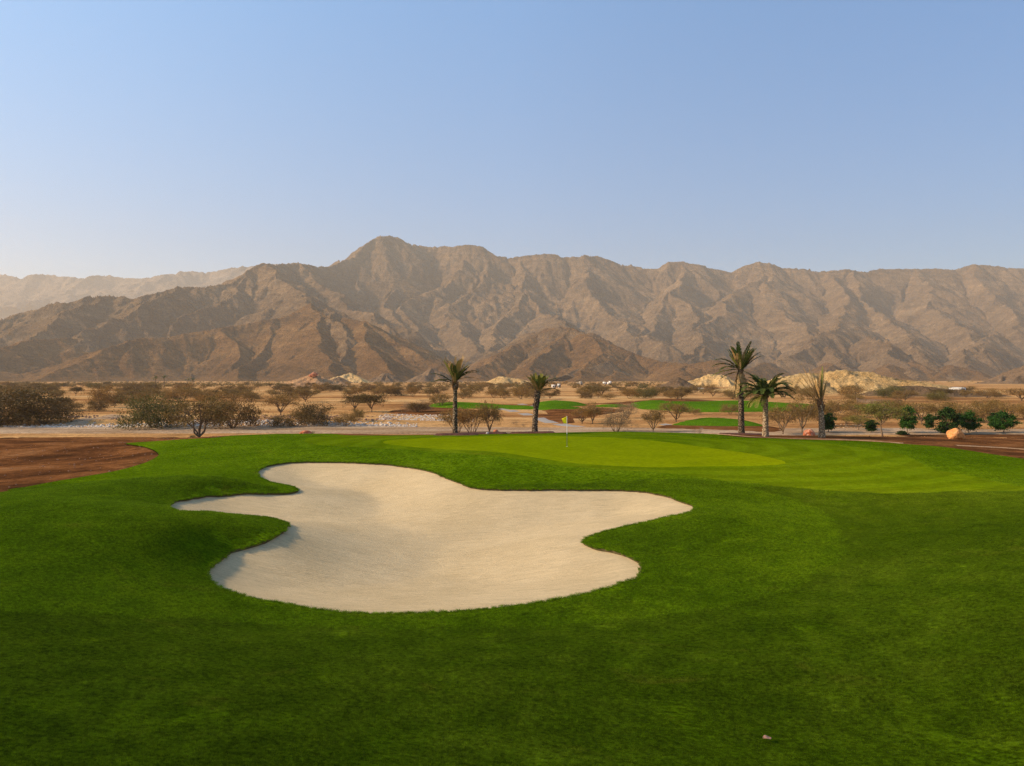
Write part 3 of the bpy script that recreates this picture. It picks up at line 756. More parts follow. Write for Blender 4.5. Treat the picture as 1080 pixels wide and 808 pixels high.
def mound(crestpx, depth, k, mat, seed, amp=0.09, l0=30., pad=1.6, name='hill'):
    pts = rg(*[(a, b, depth + (c[0] if c else 0)) for a, b, *c in crestpx])
    hmax = max(p[2] for p in pts) - PLAIN; ex = hmax / k * pad
    x0, x1 = min(p[0] for p in pts) - ex, max(p[0] for p in pts) + ex
    y0, y1 = depth - ex, depth + ex + 20
    nu = int(min(260, max(60, (x1 - x0) / depth * F * 1.3))); 
    hills(name, [pts], x0 / depth, x1 / depth, nu, max(y0, 60), y1, 90, k, mat, amp, l0, 4, seed, hmax * .12, warp=0.02 * l0 / 30, fine=1.5)
mound([(300,403),(318,399),(328,394),(336,393),(345,399),(358,400),(366,404)], 520, .42, M_ORANGE, 3)
mound([(348,402),(358,396),(372,403)], 950, .5, M_BROWN, 4, l0=40)
mound([(366,399),(375,391),(384,397),(392,404)], 1000, .5, M_TAN, 5, l0=40)
mound([(398,399),(406,391),(420,399),(434,404)], 1060, .55, M_BROWN, 6, l0=50)
mound([(436,402),(458,387),(470,392),(492,403)], 1180, .55, M_BROWN, 7, l0=60)
mound([(512,403),(524,397),(545,399),(562,403)], 760, .45, M_TAN, 8)
mound([(688,408),(704,404),(717,398),(722,400),(736,408)], 470, .5, M_BROWN, 9)
mound([(715,405),(735,399),(748,394),(762,393.5),(772,401),(782,406)], 530, .5, M_TAN, 10)
mound([(782,402),(800,402),(820,398),(840,391),(862,392),(880,389.5),(900,390),(912,393),(925,396),(945,399.5),(970,401.5),(990,403.5),(1008,407),(1022,410),(1060,412)], 310, .30, M_TAN, 12, 0.12, 20)
mound([(932,413),(948,406.5),(970,406),(1000,409),(1025,411),(1060,414)], 245, .30, M_BROWN, 13, .06, 16.)
mound([(1120,370),(1100,377),(1080,386),(1060,394),(1040,401),(1020,407)], 820, .5, M_BROWN, 14, l0=50)
print('hills', time.time() - T0)

# ------------------------------------------------------------------ vegetation
def tubes(segs, mat, sides=5):
    V = []; Fq = []
    for p0, p1, r0, r1 in segs:
        p0 = np.array(p0); p1 = np.array(p1); d = p1 - p0; L = np.linalg.norm(d) + 1e-9; d /= L
        a = np.cross(d, (0, 0, 1.) if abs(d[2]) < .9 else (1., 0, 0)); a /= np.linalg.norm(a); b = np.cross(d, a)
        s = len(V)
        for p, r in ((p0, r0), (p1, r1)):
            for k in range(sides):
                an = 6.2832 * k / sides; V.append(p + (a * math.cos(an) + b * math.sin(an)) * r)
        for k in range(sides):
            Fq.append((s + k, s + (k + 1) % sides, s + sides + (k + 1) % sides, s + sides + k))
    return mesh_np('trunk', V, Fq, mat, True)

def grow(rs, H, W, stems, spread, flat, trunk_h=0.0, r0=0.1, lean=(0, 0)):
    """Bent stems and two orders of limbs; returns segments and twig tips inside a crown of width W and height H."""
    segs = []; tips = []
    def limb(p, q, r, n, bend):
        pts = [p]
        for k in range(1, n + 1):
            t = k / n; c = p * (1 - t) + q * t + np.array([0, 0, bend * math.sin(t * 3.14)]) + rs.normal(0, 0.03, 3) * np.linalg.norm(q - p)
            pts.append(c)
        for k in range(n):
            segs.append((pts[k], pts[k + 1], r * (1 - .6 * k / n), r * (1 - .6 * (k + 1) / n)))
        return pts
    base = np.zeros(3)
    if trunk_h > 0:
        q = np.array([lean[0], lean[1], trunk_h]); limb(base, q, r0, 3, 0); base = q
    for s in range(stems):
        a = 6.2832 * (s + rs.uniform(-.3, .3)) / stems; rr = spread * W / 2 * rs.uniform(.35, .8)
        zt = base[2] + (H - base[2]) * rs.uniform(.5, .8)
        q = np.array([base[0] + math.cos(a) * rr, base[1] + math.sin(a) * rr, zt])
        p = base + np.array([math.cos(a), math.sin(a), 0]) * (0.12 if trunk_h == 0 else 0)
        pts = limb(p, q, r0 * .7, 4, (H - base[2]) * -.04)
        for k in range(7):
            st = pts[rs.randint(2, 5)]
            a2 = a + rs.normal(0, 1.0); r2 = W / 2 * math.sqrt(rs.uniform(.08, .95))
            zc = H * (flat + (1 - flat) * rs.uniform(0, 1)); zc = zc * (1 - .22 * (r2 / (W / 2)) ** 2)
            q2 = np.array([base[0] * .6 + math.cos(a2) * r2, base[1] * .6 + math.sin(a2) * r2, zc])
            pp = limb(st.copy(), q2, r0 * .28, 3, 0.08)
            tips.append(q2); tips.append(pp[2])
            for j in range(3):
                q3 = q2 + rs.normal(0, 1, 3) * np.array([W * .08, W * .08, H * .06])
                q3[2] = min(q3[2], H); limb(pp[2].copy(), q3, r0 * .1, 2, 0.02); tips.append(q3)
    return segs, np.array(tips)

def foliage(rs, tips, n, rad, size, mat, elong=2.2, up=0.3, zs=.6, name='crown'):
    c = tips[rs.randint(0, len(tips), n)]
    off = rs.normal(0, 1, (n, 3)) * rad * np.array([1, 1, zs]) * rs.uniform(.3, 1.1, (n, 1))
    p = c + off; p[:, 2] = np.maximum(p[:, 2], 0.05)
    d = off / (np.linalg.norm(off, axis=1)[:, None] + 1e-6) + rs.normal(0, .6, (n, 3)); d[:, 2] += up
    d /= np.linalg.norm(d, axis=1)[:, None]
    s = np.cross(d, rs.normal(0, 1, (n, 3))); s /= np.linalg.norm(s, axis=1)[:, None] + 1e-9
    L = size * rs.uniform(.6, 1.5, n)[:, None]; w = L / elong
    V = np.stack([p - d * L * .5, p + s * w * .5, p + d * L * .5, p - s * w * .5], 1).reshape(-1, 3)
    return mesh_np(name, V, np.arange(4 * n).reshape(-1, 4), mat)

def make_tree(name, seed, H, W, stems, mat, n=4500, rad=.35, size=.13, flat=.55, trunk_h=0., r0=.09, spread=.8, elong=2.2, bark=None, lean=(0, 0), up=.3, zs=.6):
    rs = np.random.RandomState(seed)
    segs, tips = grow(rs, H, W, stems, spread, flat, trunk_h, r0, lean)
    root = bpy.data.objects.new(name, None); root.empty_display_size = .3
    t = bpy.data.objects.new('trunk', tubes(segs, bark or M_BARK)); t.parent = root
    c = bpy.data.objects.new('crown', foliage(rs, tips, n, rad, size, mat, elong, up, zs)); c.parent = root
    root['H'] = H; root['W'] = W
    return root

def place_proto(root, x, y, z, H, W, rz, label, cat, group=None, name=None):
    """Copy a prototype with its trunk and crown, sized to H by W metres."""
    r = root.copy(); COL.objects.link(r)
    if name: r.name = name
    for ch in root.children:
        c = ch.copy(); COL.objects.link(c); c.parent = r
    sw = W / root['W']; r.scale = (sw, sw, H / root['H']); r.location = (x, y, z); r.rotation_euler = (0, 0, rz)
    del r['H']; del r['W']
    return tag(r, label, cat, group)

PR = {}
for k in range(4): PR['thorn%d' % k] = make_tree('thorn_bush', 50 + k, 3.2, 5.0, 6 + k % 3, M_THORN, 5200, .42, .14, .35, r0=.07)
for k in range(2): PR['dark%d' % k] = make_tree('thorn_bush', 60 + k, 3.4, 5.2, 8, M_DARKTH, 7500, .45, .15, .12, r0=.07, zs=.8)
for k in range(3): PR['tree%d' % k] = make_tree('thorn_tree', 70 + k, 3.8, 4.6, 4 + k, M_THORN, 4800, .34, .13, .58, trunk_h=.5, r0=.13)
PR['dtree'] = make_tree('thorn_tree', 77, 3.4, 4.6, 5, M_DARKTH, 5600, .34, .14, .58, trunk_h=.7, r0=.13)
for k in range(2): PR['dry%d' % k] = make_tree('dry_bush', 80 + k, 3.2, 3.4, 11, M_DRY, 5200, .24, .12, .25, r0=.045, elong=6, up=.9)
PR['olive'] = make_tree('olive_bush', 90, 3.2, 5.2, 8, M_OLIVE, 9000, .46, .15, .10, r0=.06, zs=.9)
PR['umb'] = make_tree('umbrella_tree', 91, 3.4, 4.4, 5, M_UMB, 6000, .32, .12, .66, trunk_h=1.3, r0=.11, lean=(-.15, 0), zs=.45)
PR['multi'] = make_tree('thorn_tree', 92, 3.2, 4.0, 8, M_THORN, 4200, .32, .12, .55, r0=.06, spread=.9)

def make_ficus(seed, H, W, th, mat, n=6600):
    rs = np.random.RandomState(seed)
    root = bpy.data.objects.new('leafy_tree', None)
    segs, _ = grow(rs, H * .9, W * .6, 4, .6, .6, th, .07)
    tubes_me = tubes(segs, M_BARK)
    # lobes spread through an uneven egg-shaped volume
    m = 38; a = rs.uniform(0, 6.283, m); zz = rs.uniform(0, 1, m); prof = np.sqrt(np.clip(1 - (2 * zz - .85) ** 2 * .9, .05, 1))
    q = np.sqrt(rs.uniform(.1, 1, m)) * prof * W / 2 * rs.uniform(.55, 1.25, m)
    tips = np.c_[q * np.cos(a), q * np.sin(a), th * .75 + zz * (H - th * .75 - .1)]
    t = bpy.data.objects.new('trunk', tubes_me); t.parent = root
    c = bpy.data.objects.new('crown', foliage(rs, tips, n, W * .10, .16, mat, 1.7, -.2, .8)); c.parent = root
    root['H'] = H; root['W'] = W
    return root
PR['ficA'] = make_ficus(1, 3.0, 2.0, .45, M_FICUS); PR['ficB'] = make_ficus(2, 3.0, 2.4, 1.05, M_FICUSL); PR['ficC'] = make_ficus(3, 3.0, 1.5, .85, M_FICUS)
PR['fork'] = make_tree('thorn_tree', 99, 3.8, 4.8, 6, M_THORN, 6500, .36, .13, .42, trunk_h=.12, r0=.12, spread=.75)
PR['ball'] = make_ficus(4, 1.0, 1.3, .1, M_FICUS, 2500)

rp = random.Random(11)
def veg(kind, px, py, w, top, label, cat='bush', group=None, z=None, name=None, rz=None):
    """base column/row, crown width in photo px, crown top row"""
    z0 = PLAIN if z is None else z
    x, y = at(px, py, z0)
    for _ in range(8):
        zz = hz(x, y); x2, y2 = at(px, py, zz); x, y = .5 * (x + x2), .5 * (y + y2)
    zz = hz(x, y)
    m = y / F; W = w * m; H = CAMZ - (top - HY) * m - zz
    return place_proto(PR[kind], x, y, zz - .06, H, W, rp.uniform(0, 6.28) if rz is None else rz, label, cat, group, name)

VL = [
 ('dark0', -4, 449, 100, 407, 'huge dark tangled thorn thicket at the left edge of the plain', 'bush'),
 ('dark1', 46, 447, 62, 421, 'low dark thorn bush against the right flank of the huge left thicket', 'bush'),
 ('dark1', -32, 447, 70, 412, 'dark thicket cut by the left border of the picture', 'bush'),
 ('dtree', 58, 433, 38, 418, 'small dark flat-topped thorn tree right of the huge left thicket', 'tree'),
 ('dtree', 80, 417.5, 15, 407.5, 'little funnel-shaped dark thorn tree standing alone on pale sand at left', 'tree'),
 ('dark0', 45, 415, 18, 404, 'dark thorn bush just above the huge left thicket', 'bush'),
 ('thorn1', 106, 430, 28, 406, 'sprawling yellow-brown thorn bush left of the olive bush', 'bush'),
 ('dark0', 119, 428, 24, 414, 'low dark bush touching the sprawling yellow-brown bush', 'bush'),
 ('olive', 161, 452, 62, 417, 'large rounded olive-green bush behind the white gravel', 'bush'),
 ('fork', 210, 461.5, 62, 416, 'brown thorn tree with forked trunk standing at the turf edge', 'tree'),
 ('dark1', 245, 452, 56, 419, 'wide dark brown bush behind the forked thorn tree', 'bush'),
 ('thorn0', 190, 424, 34, 410, 'brown bush behind and above the olive-green bush', 'bush'),
 ('thorn2', 160, 413.5, 22, 403, 'rusty brown bush beneath the tiny far palms', 'bush'),
 ('tree1', 296, 438, 38, 413.5, 'open thorn tree with pale V-shaped trunk left of the red mound', 'tree'),
 ('dark0', 331, 449, 40, 424, 'dark spiky bush behind the white gravel near the reddish rock', 'bush'),
 ('dark1', 297, 451, 26, 437, 'low dark bush below the tree with V-shaped trunk', 'bush'),
 ('thorn0', 318, 446, 30, 432, 'brown bush between the V-trunk tree and the dark spiky bush', 'bush'),
 ('thorn3', 366, 449.5, 26, 434, 'brown bush at the end of the white gravel bank', 'bush'),
 ('thorn1', 378, 444, 16, 430, 'small upright brown bush beside the gravel bank end', 'bush'),
 ('dtree', 374, 434.5, 26, 415, 'left one of two dark thorn trees on open sand beyond the gravel', 'tree'),
 ('dtree', 392, 435, 30, 414, 'right one of two dark thorn trees on open sand, with pale stems', 'tree'),
 ('tree2', 322, 424, 28, 409, 'thorn tree in front of the small red-topped mound', 'tree'),
 ('dark0', 249, 416, 20, 407, 'dark bush on the plain left of the V-trunk tree', 'bush'),
 ('dry0', 440, 436, 36, 421, 'pale orange-brown spreading bush left of the first palm', 'bush'),
 ('dtree', 441, 436.5, 24, 424, 'dark low tree growing through the pale orange-brown bush', 'tree'),
 ('thorn0', 463, 430, 26, 415, 'thick brown bush directly behind the first palm', 'bush'),
 ('multi', 497, 459, 44, 426, 'many-stemmed thin brown tree right of the first palm', 'tree'),
 ('multi', 482, 457.5, 36, 430, 'sparse stemmed brown tree behind the first palm trunk', 'tree'),
 ('tree1', 516, 459.5, 24, 422, 'taller brown tree with forked stem beside the reddish rock', 'tree'),
 ('thorn2', 532, 421, 15, 409, 'brown bush on the plain between the first two palms', 'bush'),
 ('tree2', 614, 447, 24, 430, 'left one of two joined brown trees right of the flag', 'tree'),
 ('tree0', 625, 447, 26, 425, 'right one of two joined brown trees right of the flag', 'tree'),
 ('dry0', 650, 456, 34, 428, 'dry leafless upright bush at the turf edge right of the flag', 'bush'),
 ('dry1', 661, 441, 26, 423, 'pale dry bush behind the leafless upright bush', 'bush'),
 ('tree2', 689, 456, 24, 431, 'small thin-stemmed tree in front of the near green strip', 'tree'),
 ('tree1', 713, 445, 34, 423, 'brown tree left of the near green mound with green strip behind', 'tree'),
 ('thorn1', 733, 437.5, 13, 430.5, 'small round brown bush in front of the long green strip', 'bush'),
 ('thorn3', 770, 437, 20, 425, 'brown bush just left of the tallest palm', 'bush'),
 ('tree1', 826, 459, 36, 425, 'leaning brown tree between the full green palm and dead palm', 'tree'),
 ('tree0', 846, 457, 34, 420, 'brown tree behind the small orange rock near the dead palm', 'tree'),
 ('thorn0', 868, 450, 34, 422, 'brown bush behind the dead palm trunk', 'bush'),
 ('ficC', 874, 457, 14, 433, 'dark green leafy tree half hidden by the dead palm trunk', 'tree'),
 ('umb', 931, 461, 46, 424, 'olive-yellow umbrella-shaped acacia with leaning trunk', 'tree'),
 ('umb', 906, 454, 32, 438, 'low olive acacia left of the umbrella-shaped one', 'tree'),
 ('ficC', 919, 457, 12, 441, 'small dark green leafy tree left of the umbrella acacia trunk', 'tree'),
 ('ficB', 957, 457, 18, 429, 'slim green leafy tree right of the umbrella acacia', 'tree'),
 ('ball', 952, 458.5, 11, 454, 'low clipped dark green shrub on red soil', 'shrub'),
 ('ficC', 980, 454, 10.5, 434.5, 'narrow dark green leafy tree left of the broadest one', 'tree'),
 ('ficA', 1000, 458, 22, 430, 'broadest dark green leafy tree behind the big orange boulder', 'tree'),
 ('ficB', 1022, 457.5, 20, 434, 'bright green leafy tree right of the big orange boulder', 'tree'),
 ('ficC', 1050, 453, 13, 433, 'dark leafy tree behind the rightmost green tree', 'tree'),
 ('ficB', 1059, 457, 22, 434, 'rounded green leafy tree nearest the right border', 'tree'),
]
for t in VL: veg(t[0], t[1], t[2], t[3], t[4], t[5], t[6], rz=(0.0 if t[0] == 'umb' else None))
# belt of brown thorn trees behind the row of green trees
for k, (px, py, w, top) in enumerate([(888,436,34,421),(905,440,30,424),(948,442,36,423),(972,447,34,424),(990,440,40,424),(1012,444,36,423),(1035,446,40,425),(1062,442,40,424),(1085,446,38,425),(1110,444,44,424),(893,447,22,434),(862,438,24,426),(1040,436,30,421),(940,432,30,421)]):
    veg(['thorn0','thorn1','thorn2','tree2'][k % 4], px, py, w, top, 'brown thorn tree in the belt behind the row of green leafy trees', 'tree', 'brown thorn trees behind the green trees')

# scattered bushes over the plain
taken = []
def free(x, y, r):
    for a, b, c in taken:
        if (x - a) ** 2 + (y - b) ** 2 < (r + c) ** 2: return False
    return True
ZONES = [ # x0,x1 columns, y0,y1 rows, n, label, group
 (0, 270, 405.5, 424, 78, 'small brown thorn bush on the far plain left of the red-topped mound', 'far bushes on the left plain'),
 (-60, 0, 407, 430, 5, 'small brown thorn bush at the far left of the plain', 'far bushes off the left border'),
 (270, 450, 405.5, 420, 58, 'small brown thorn bush below and right of the red-topped mound', 'far bushes below the red mound'),
 (60, 270, 420, 436, 16, 'brown thorn bush between the olive bush and the far plain', 'middle bushes on the left plain'),
 (450, 700, 405.5, 422, 88, 'small brown thorn bush in the thick belt behind the far green strips', 'far bushes behind the green strips'),
 (690, 900, 413, 422.5, 34, 'small brown bush in the row above the long green strip', 'bushes above the long green strip'),
 (880, 1100, 416, 426, 14, 'small dry bush at the foot of the quarried tan hill', 'bushes at the foot of the tan hill'),
]
for zx0, zx1, y0, y1, n, lab, grp in ZONES:
    c = 0; tries = 0
    while c < n and tries < 4000:
        tries += 1
        px = rp.uniform(zx0, zx1); py = y0 + (y1 - y0) * rp.random() ** 1.15
        x, y = at(px, py, PLAIN)
        H = rp.uniform(1.7, 4.0) * (1 if y > 160 else .7); W = H * rp.uniform(1.5, 2.6)
        if not free(x, y, W * .28): continue
        taken.append((x, y, W * .28)); c += 1
        kd = rp.choice(['thorn0','thorn1','thorn2','thorn3','thorn0','dark0','dark1','tree0','tree2','dtree','thorn1','olive' if rp.random() < .3 else 'thorn2'])
        place_proto(PR[kd], x, y, hz(x, y) - .05, H, W, rp.uniform(0, 6.28), lab, 'bush', grp, 'thorn_bush')

# a dense far belt nobody could count
def far_scrub():
    rs = np.random.RandomState(9); N = 2600
    py = rs.uniform(402.6, 408.5, N); px = rs.uniform(-60, 1140, N)
    d = F * (CAMZ - PLAIN) / (py - HY); x = (px - CX) / F * d
    keep = (vnoise(x / 60, d / 60, 4) > -.25) & ~((px > 690) & (py > 404)); x, d = x[keep], d[keep]; n = len(x)
    z = plain(x, d); H = rs.uniform(1.0, 3.2, n); W = H * rs.uniform(.7, 1.3, n)
    V = []; m = 60
    a = rs.normal(0, 1, (n, m, 3)); a /= np.linalg.norm(a, axis=2)[:, :, None]; a[:, :, 2] = np.abs(a[:, :, 2])
    P = a * rs.uniform(.5, 1, (n, m, 1)) * np.stack([W, W, H], 1)[:, None, :] + np.stack([x, d, z], 1)[:, None, :]
    P = P.reshape(-1, 3); s = .38
    q = rs.normal(0, 1, (len(P), 3)); q /= np.linalg.norm(q, axis=1)[:, None]; r = np.cross(q, rs.normal(0, 1, (len(P), 3))); r /= np.linalg.norm(r, axis=1)[:, None]
    V = np.stack([P - q * s, P + r * s * .6, P + q * s, P - r * s * .6], 1).reshape(-1, 3)
    tag(obj('far_scrub', mesh_np('far_scrub', V, np.arange(len(V)).reshape(-1, 4), M_THORN)), kind='stuff')
far_scrub()

# ------------------------------------------------------------------ gravel stones (stuff)
ICO = None
def ico_pts():
    import bmesh
    bm = bmesh.new(); bmesh.ops.create_icosphere(bm, subdivisions=1, radius=1.0)
    v = np.array([q.co[:] for q in bm.verts]); f = np.array([[w.index for w in t.verts] for t in bm.faces]); bm.free()
    return v, f
IV, IF = ico_pts()
def stones(name, X, Y, S, mat, seed=1):
    rs = np.random.RandomState(seed); n = len(X); Z = height(X, Y)
    sc = S[:, None, None] * rs.uniform(.6, 1.2, (n, 1, 3)) * np.array([1.2, 1, .65])
    V = IV[None] * (1 + rs.uniform(-.22, .22, (n, len(IV), 1))) * sc + np.stack([X, Y, Z + S * .25], 1)[:, None]
    Fq = (IF[None] + (np.arange(n) * len(IV))[:, None, None]).reshape(-1, 3)
    return tag(obj(name, mesh_np(name, V.reshape(-1, 3), Fq, mat)), kind='stuff')
M_WHITE = simple('white_gravel', (0.60, 0.51, 0.41), .9, .35, 2.2)
M_RUBBLE = simple('brown_rubble', (0.26, 0.15, 0.10), .9, .5, 2.0)
rs = np.random.RandomState(2)
def strip(n, px0, px1, y0, y1):
    px = rs.uniform(px0, px1, n); d = rs.uniform(y0, y1, n); return (px - CX) / F * d, d
xa, ya = strip(5200, -60, 440, 88, 95); k = rs.uniform(0, 1, 5200) < np.exp(-((ya - 90 - 1.0 * np.sin(xa * .12)) / 2.4) ** 2)
xa, ya = xa[k], ya[k]
stones('white_gravel', xa, ya, rs.uniform(.05, .17, len(xa)) * (1 + .8 * (rs.uniform(0, 1, len(xa)) > .96)), M_WHITE, 3)
xa, ya = strip(900, 400, 500, 98, 122); stones('pale_gravel', xa, ya, rs.uniform(.05, .16, len(xa)), M_WHITE, 5)
xa, ya = strip(1600, 0, 420, 94, 116); k = (vnoise(xa / 6, ya / 5, 8) > .0); xa, ya = xa[k], ya[k]
stones('brown_rubble', xa, ya, rs.uniform(.06, .22, len(xa)), M_RUBBLE, 6)
xa, ya = strip(170, 870, 925, 82, 94); stones('pale_rubble', xa, ya, rs.uniform(.05, .16, len(xa)), M_TRACK, 7)
xa, ya = strip(700, 700, 1080, 62, 74); xa2, ya2 = xa, ya
stones('soil_clods', xa2, ya2, rs.uniform(.02, .07, len(xa2)), M_RED, 8)
q = rs.uniform(0, 1, (520, 2)); xa = -42 + q[:, 0] * 24; ya = 30 + q[:, 1] * 34; k = ~pip(xa, ya, turf_l)
stones('dirt_clods', xa[k], ya[k], rs.uniform(.015, .06, k.sum()), M_RUBBLE, 9)

# ------------------------------------------------------------------ boulders
import bmesh
from mathutils import noise as mnoise
def boulder(px, py, w, h, mat, label, seed):
    x, y = at(px, py, -.3)
    for _ in range(8):
        zz = hz(x, y); x2, y2 = at(px, py, zz); x, y = .5 * (x + x2), .5 * (y + y2)
    zz = hz(x, y); m = y / F; W, H = w * m, h * m
    bm = bmesh.new(); bmesh.ops.create_icosphere(bm, subdivisions=4, radius=1.0)
    for v in bm.verts:
        c = v.co.copy(); d = 1 + .24 * mnoise.noise(c * 1.3 + Vector((seed, 0, 0))) + .10 * mnoise.noise(c * 4 + Vector((0, seed, 0))) + .04 * mnoise.noise(c * 11)
        # chipped planes
        for q in ((.7, -.5, .5), (-.6, -.4, .7), (.2, .8, .6), (-.9, .1, .2), (.3, -.9, .1)):
            qv = Vector(q).normalized(); s = c.dot(qv)
            if s * d > .86: d = .86 / s
        v.co = Vector((c.x * d * W / 2, c.y * d * W / 2 * .85, c.z * d * H * .58 + H * .42))
    me = bpy.data.meshes.new('boulder'); bm.to_mesh(me); bm.free(); me.materials.append(mat)
    o = obj('boulder', me); o.location = (x, y, zz)
    return tag(o, label, 'boulder')
def mat_boulder(name, a, b, c):
    n = NT(name); f = n.noise(n.P, 2.2, 7, .7, .6)
    return n.finish(n.ramp(f, [(.34, a), (.5, b), (.66, c)]), .9, n.bump(f, .12), spec=.1)
M_BO = mat_boulder('orange_boulder', (.46, .17, .05), (.68, .28, .085), (.74, .38, .16))
M_BR = mat_boulder('red_boulder', (.30, .07, .03), (.50, .16, .07), (.66, .42, .28))
boulder(1008, 463, 17, 11, M_BO, 'large rounded bright orange boulder on red soil among green trees', 3.1)
boulder(853.5, 459.5, 13, 7.5, M_BR, 'flat-topped orange boulder left of the dead palm', 5.2)
boulder(322, 458.5, 13, 4.5, M_BR, 'low red and white boulder behind the left turf edge', 7.7)
boulder(523, 459.3, 6.5, 4.5, M_BR, 'small red boulder at the foot of the brown trees', 9.4)
boulder(514, 459.6, 3.4, 2, simple('pale_stone', (.5, .45, .4)), 'tiny pale stone left of the small red boulder', 2.2)
boulder(344, 458.6, 3.5, 1.6, M_RUBBLE, 'small dark stone right of the low red and white boulder', 2.9)
boulder(748, 459.0, 5, 1.6, M_RUBBLE, 'dark flat stone on the turf edge left of the tallest palm', 4.9)
o = boulder(332, 396.8, 5, 3, M_BR, 'x', 1.3); bpy.data.objects.remove(o)
# red outcrop on top of the mound
x, y, z = atd(331.5, 395.0, 518)
for j, (dx, dz, s) in enumerate(((0, 0, 2.6), (-2.6, -.9, 1.7))):
    bm = bmesh.new(); bmesh.ops.create_icosphere(bm, subdivisions=3, radius=s)
    for v in bm.verts: v.co = v.co * (1 + .4 * mnoise.noise(v.co * .9 + Vector((j * 4, 0, 0)))); v.co.z *= .62
    me = bpy.data.meshes.new('rock_outcrop'); bm.to_mesh(me); bm.free(); me.materials.append(M_BR)
    o = obj('rock_outcrop', me); o.location = (x + dx, y, z + dz)
    tag(o, ('larger dark red rock crowning the small orange mound', 'smaller dark red rock left of the larger one on the orange mound')[j], 'rock')

# little dry tufts at the far turf edge
PR['tuft'] = make_tree('dry_tuft', 95, .5, .8, 6, M_OLIVE, 900, .10, .07, .2, r0=.01, elong=5, up=.8)
veg('tuft', 329, 458, 7, 454.5, 'little olive tuft right of the low red and white boulder', 'plant', name='grass_tuft')
veg('tuft', 204, 462, 9, 458, 'little green tuft at the foot of the forked thorn tree', 'plant', name='grass_tuft')
PR['ydry'] = make_tree('dry_tuft', 96, .8, 1.2, 8, M_DRY, 260, .12, .09, .2, r0=.012, elong=6, up=.8)
veg('ydry', 736, 458.3, 13, 451, 'thin leafless twigs at the turf edge left of the tallest palm', 'plant', name='dry_tuft')
# long yellow grass by the far path
for k, (px, py, w, top) in enumerate([(543,448,9,443.5),(552,450,6,446.5),(760,442,16,439)]):
    veg('ydry', px, py, w, top, ('yellowish tuft beside the far cart path left of the second palm', 'smaller yellowish tuft next to the far cart path', 'dry yellow tuft behind the near green mound')[k], 'plant', name='dry_tuft')

# ------------------------------------------------------------------ palms
def frond_mesh(rs, L, az, el, droop, mat, leaf=.34, n=46, dens=1.0, twist=0.0):
    """Arching rachis with two rows of narrow leaflets."""
    ca, sa = math.cos(az), math.sin(az); N = 12; P = []; ang = el; p = np.zeros(3)
    for k in range(N + 1):
        P.append(p.copy()); p = p + np.array([math.cos(ang) * ca, math.cos(ang) * sa, math.sin(ang)]) * L / N; ang -= droop / N * (0.4 + 1.2 * k / N)
    P = np.array(P); V = []; Fq = []
    side = np.array([-sa, ca, 0])
    for k in range(N):
        r0 = .035 * (1 - k / N) + .006; r1 = .035 * (1 - (k + 1) / N) + .006; s = len(V)
        up = np.array([0, 0, 1.0])
        for pt, r in ((P[k], r0), (P[k + 1], r1)): V += [pt + side * r, pt - up * r * .8, pt - side * r, pt + up * r * .5]
        for q in range(4): Fq.append((s + q, s + (q + 1) % 4, s + 4 + (q + 1) % 4, s + 4 + q))
    for i in range(int(n * dens)):
        t = .10 + .89 * (i + rs.uniform(0, .6)) / (n * dens); f = t * N; k = min(int(f), N - 1); pt = P[k] + (P[k + 1] - P[k]) * (f - k)
        tg = P[k + 1] - P[k]; tg /= np.linalg.norm(tg)
        ll = leaf * math.sin(math.pi * min(1, .18 + t * .80)) ** .6 * rs.uniform(.8, 1.15)
        for sg in (-1, 1):
            d = side * sg * rs.uniform(.75, 1.0) + tg * rs.uniform(.6, .9) + np.array([0, 0, rs.uniform(-.05, .35)]); d /= np.linalg.norm(d)
            tip = pt + d * ll - np.array([0, 0, ll * ll * .35]); w = tg * .042
            s = len(V); mid = pt + d * ll * .5; V += [pt, mid + w, tip, mid - w]; Fq.append((s, s + 1, s + 2, s + 3))
    return mesh_np('frond', V, Fq, mat)

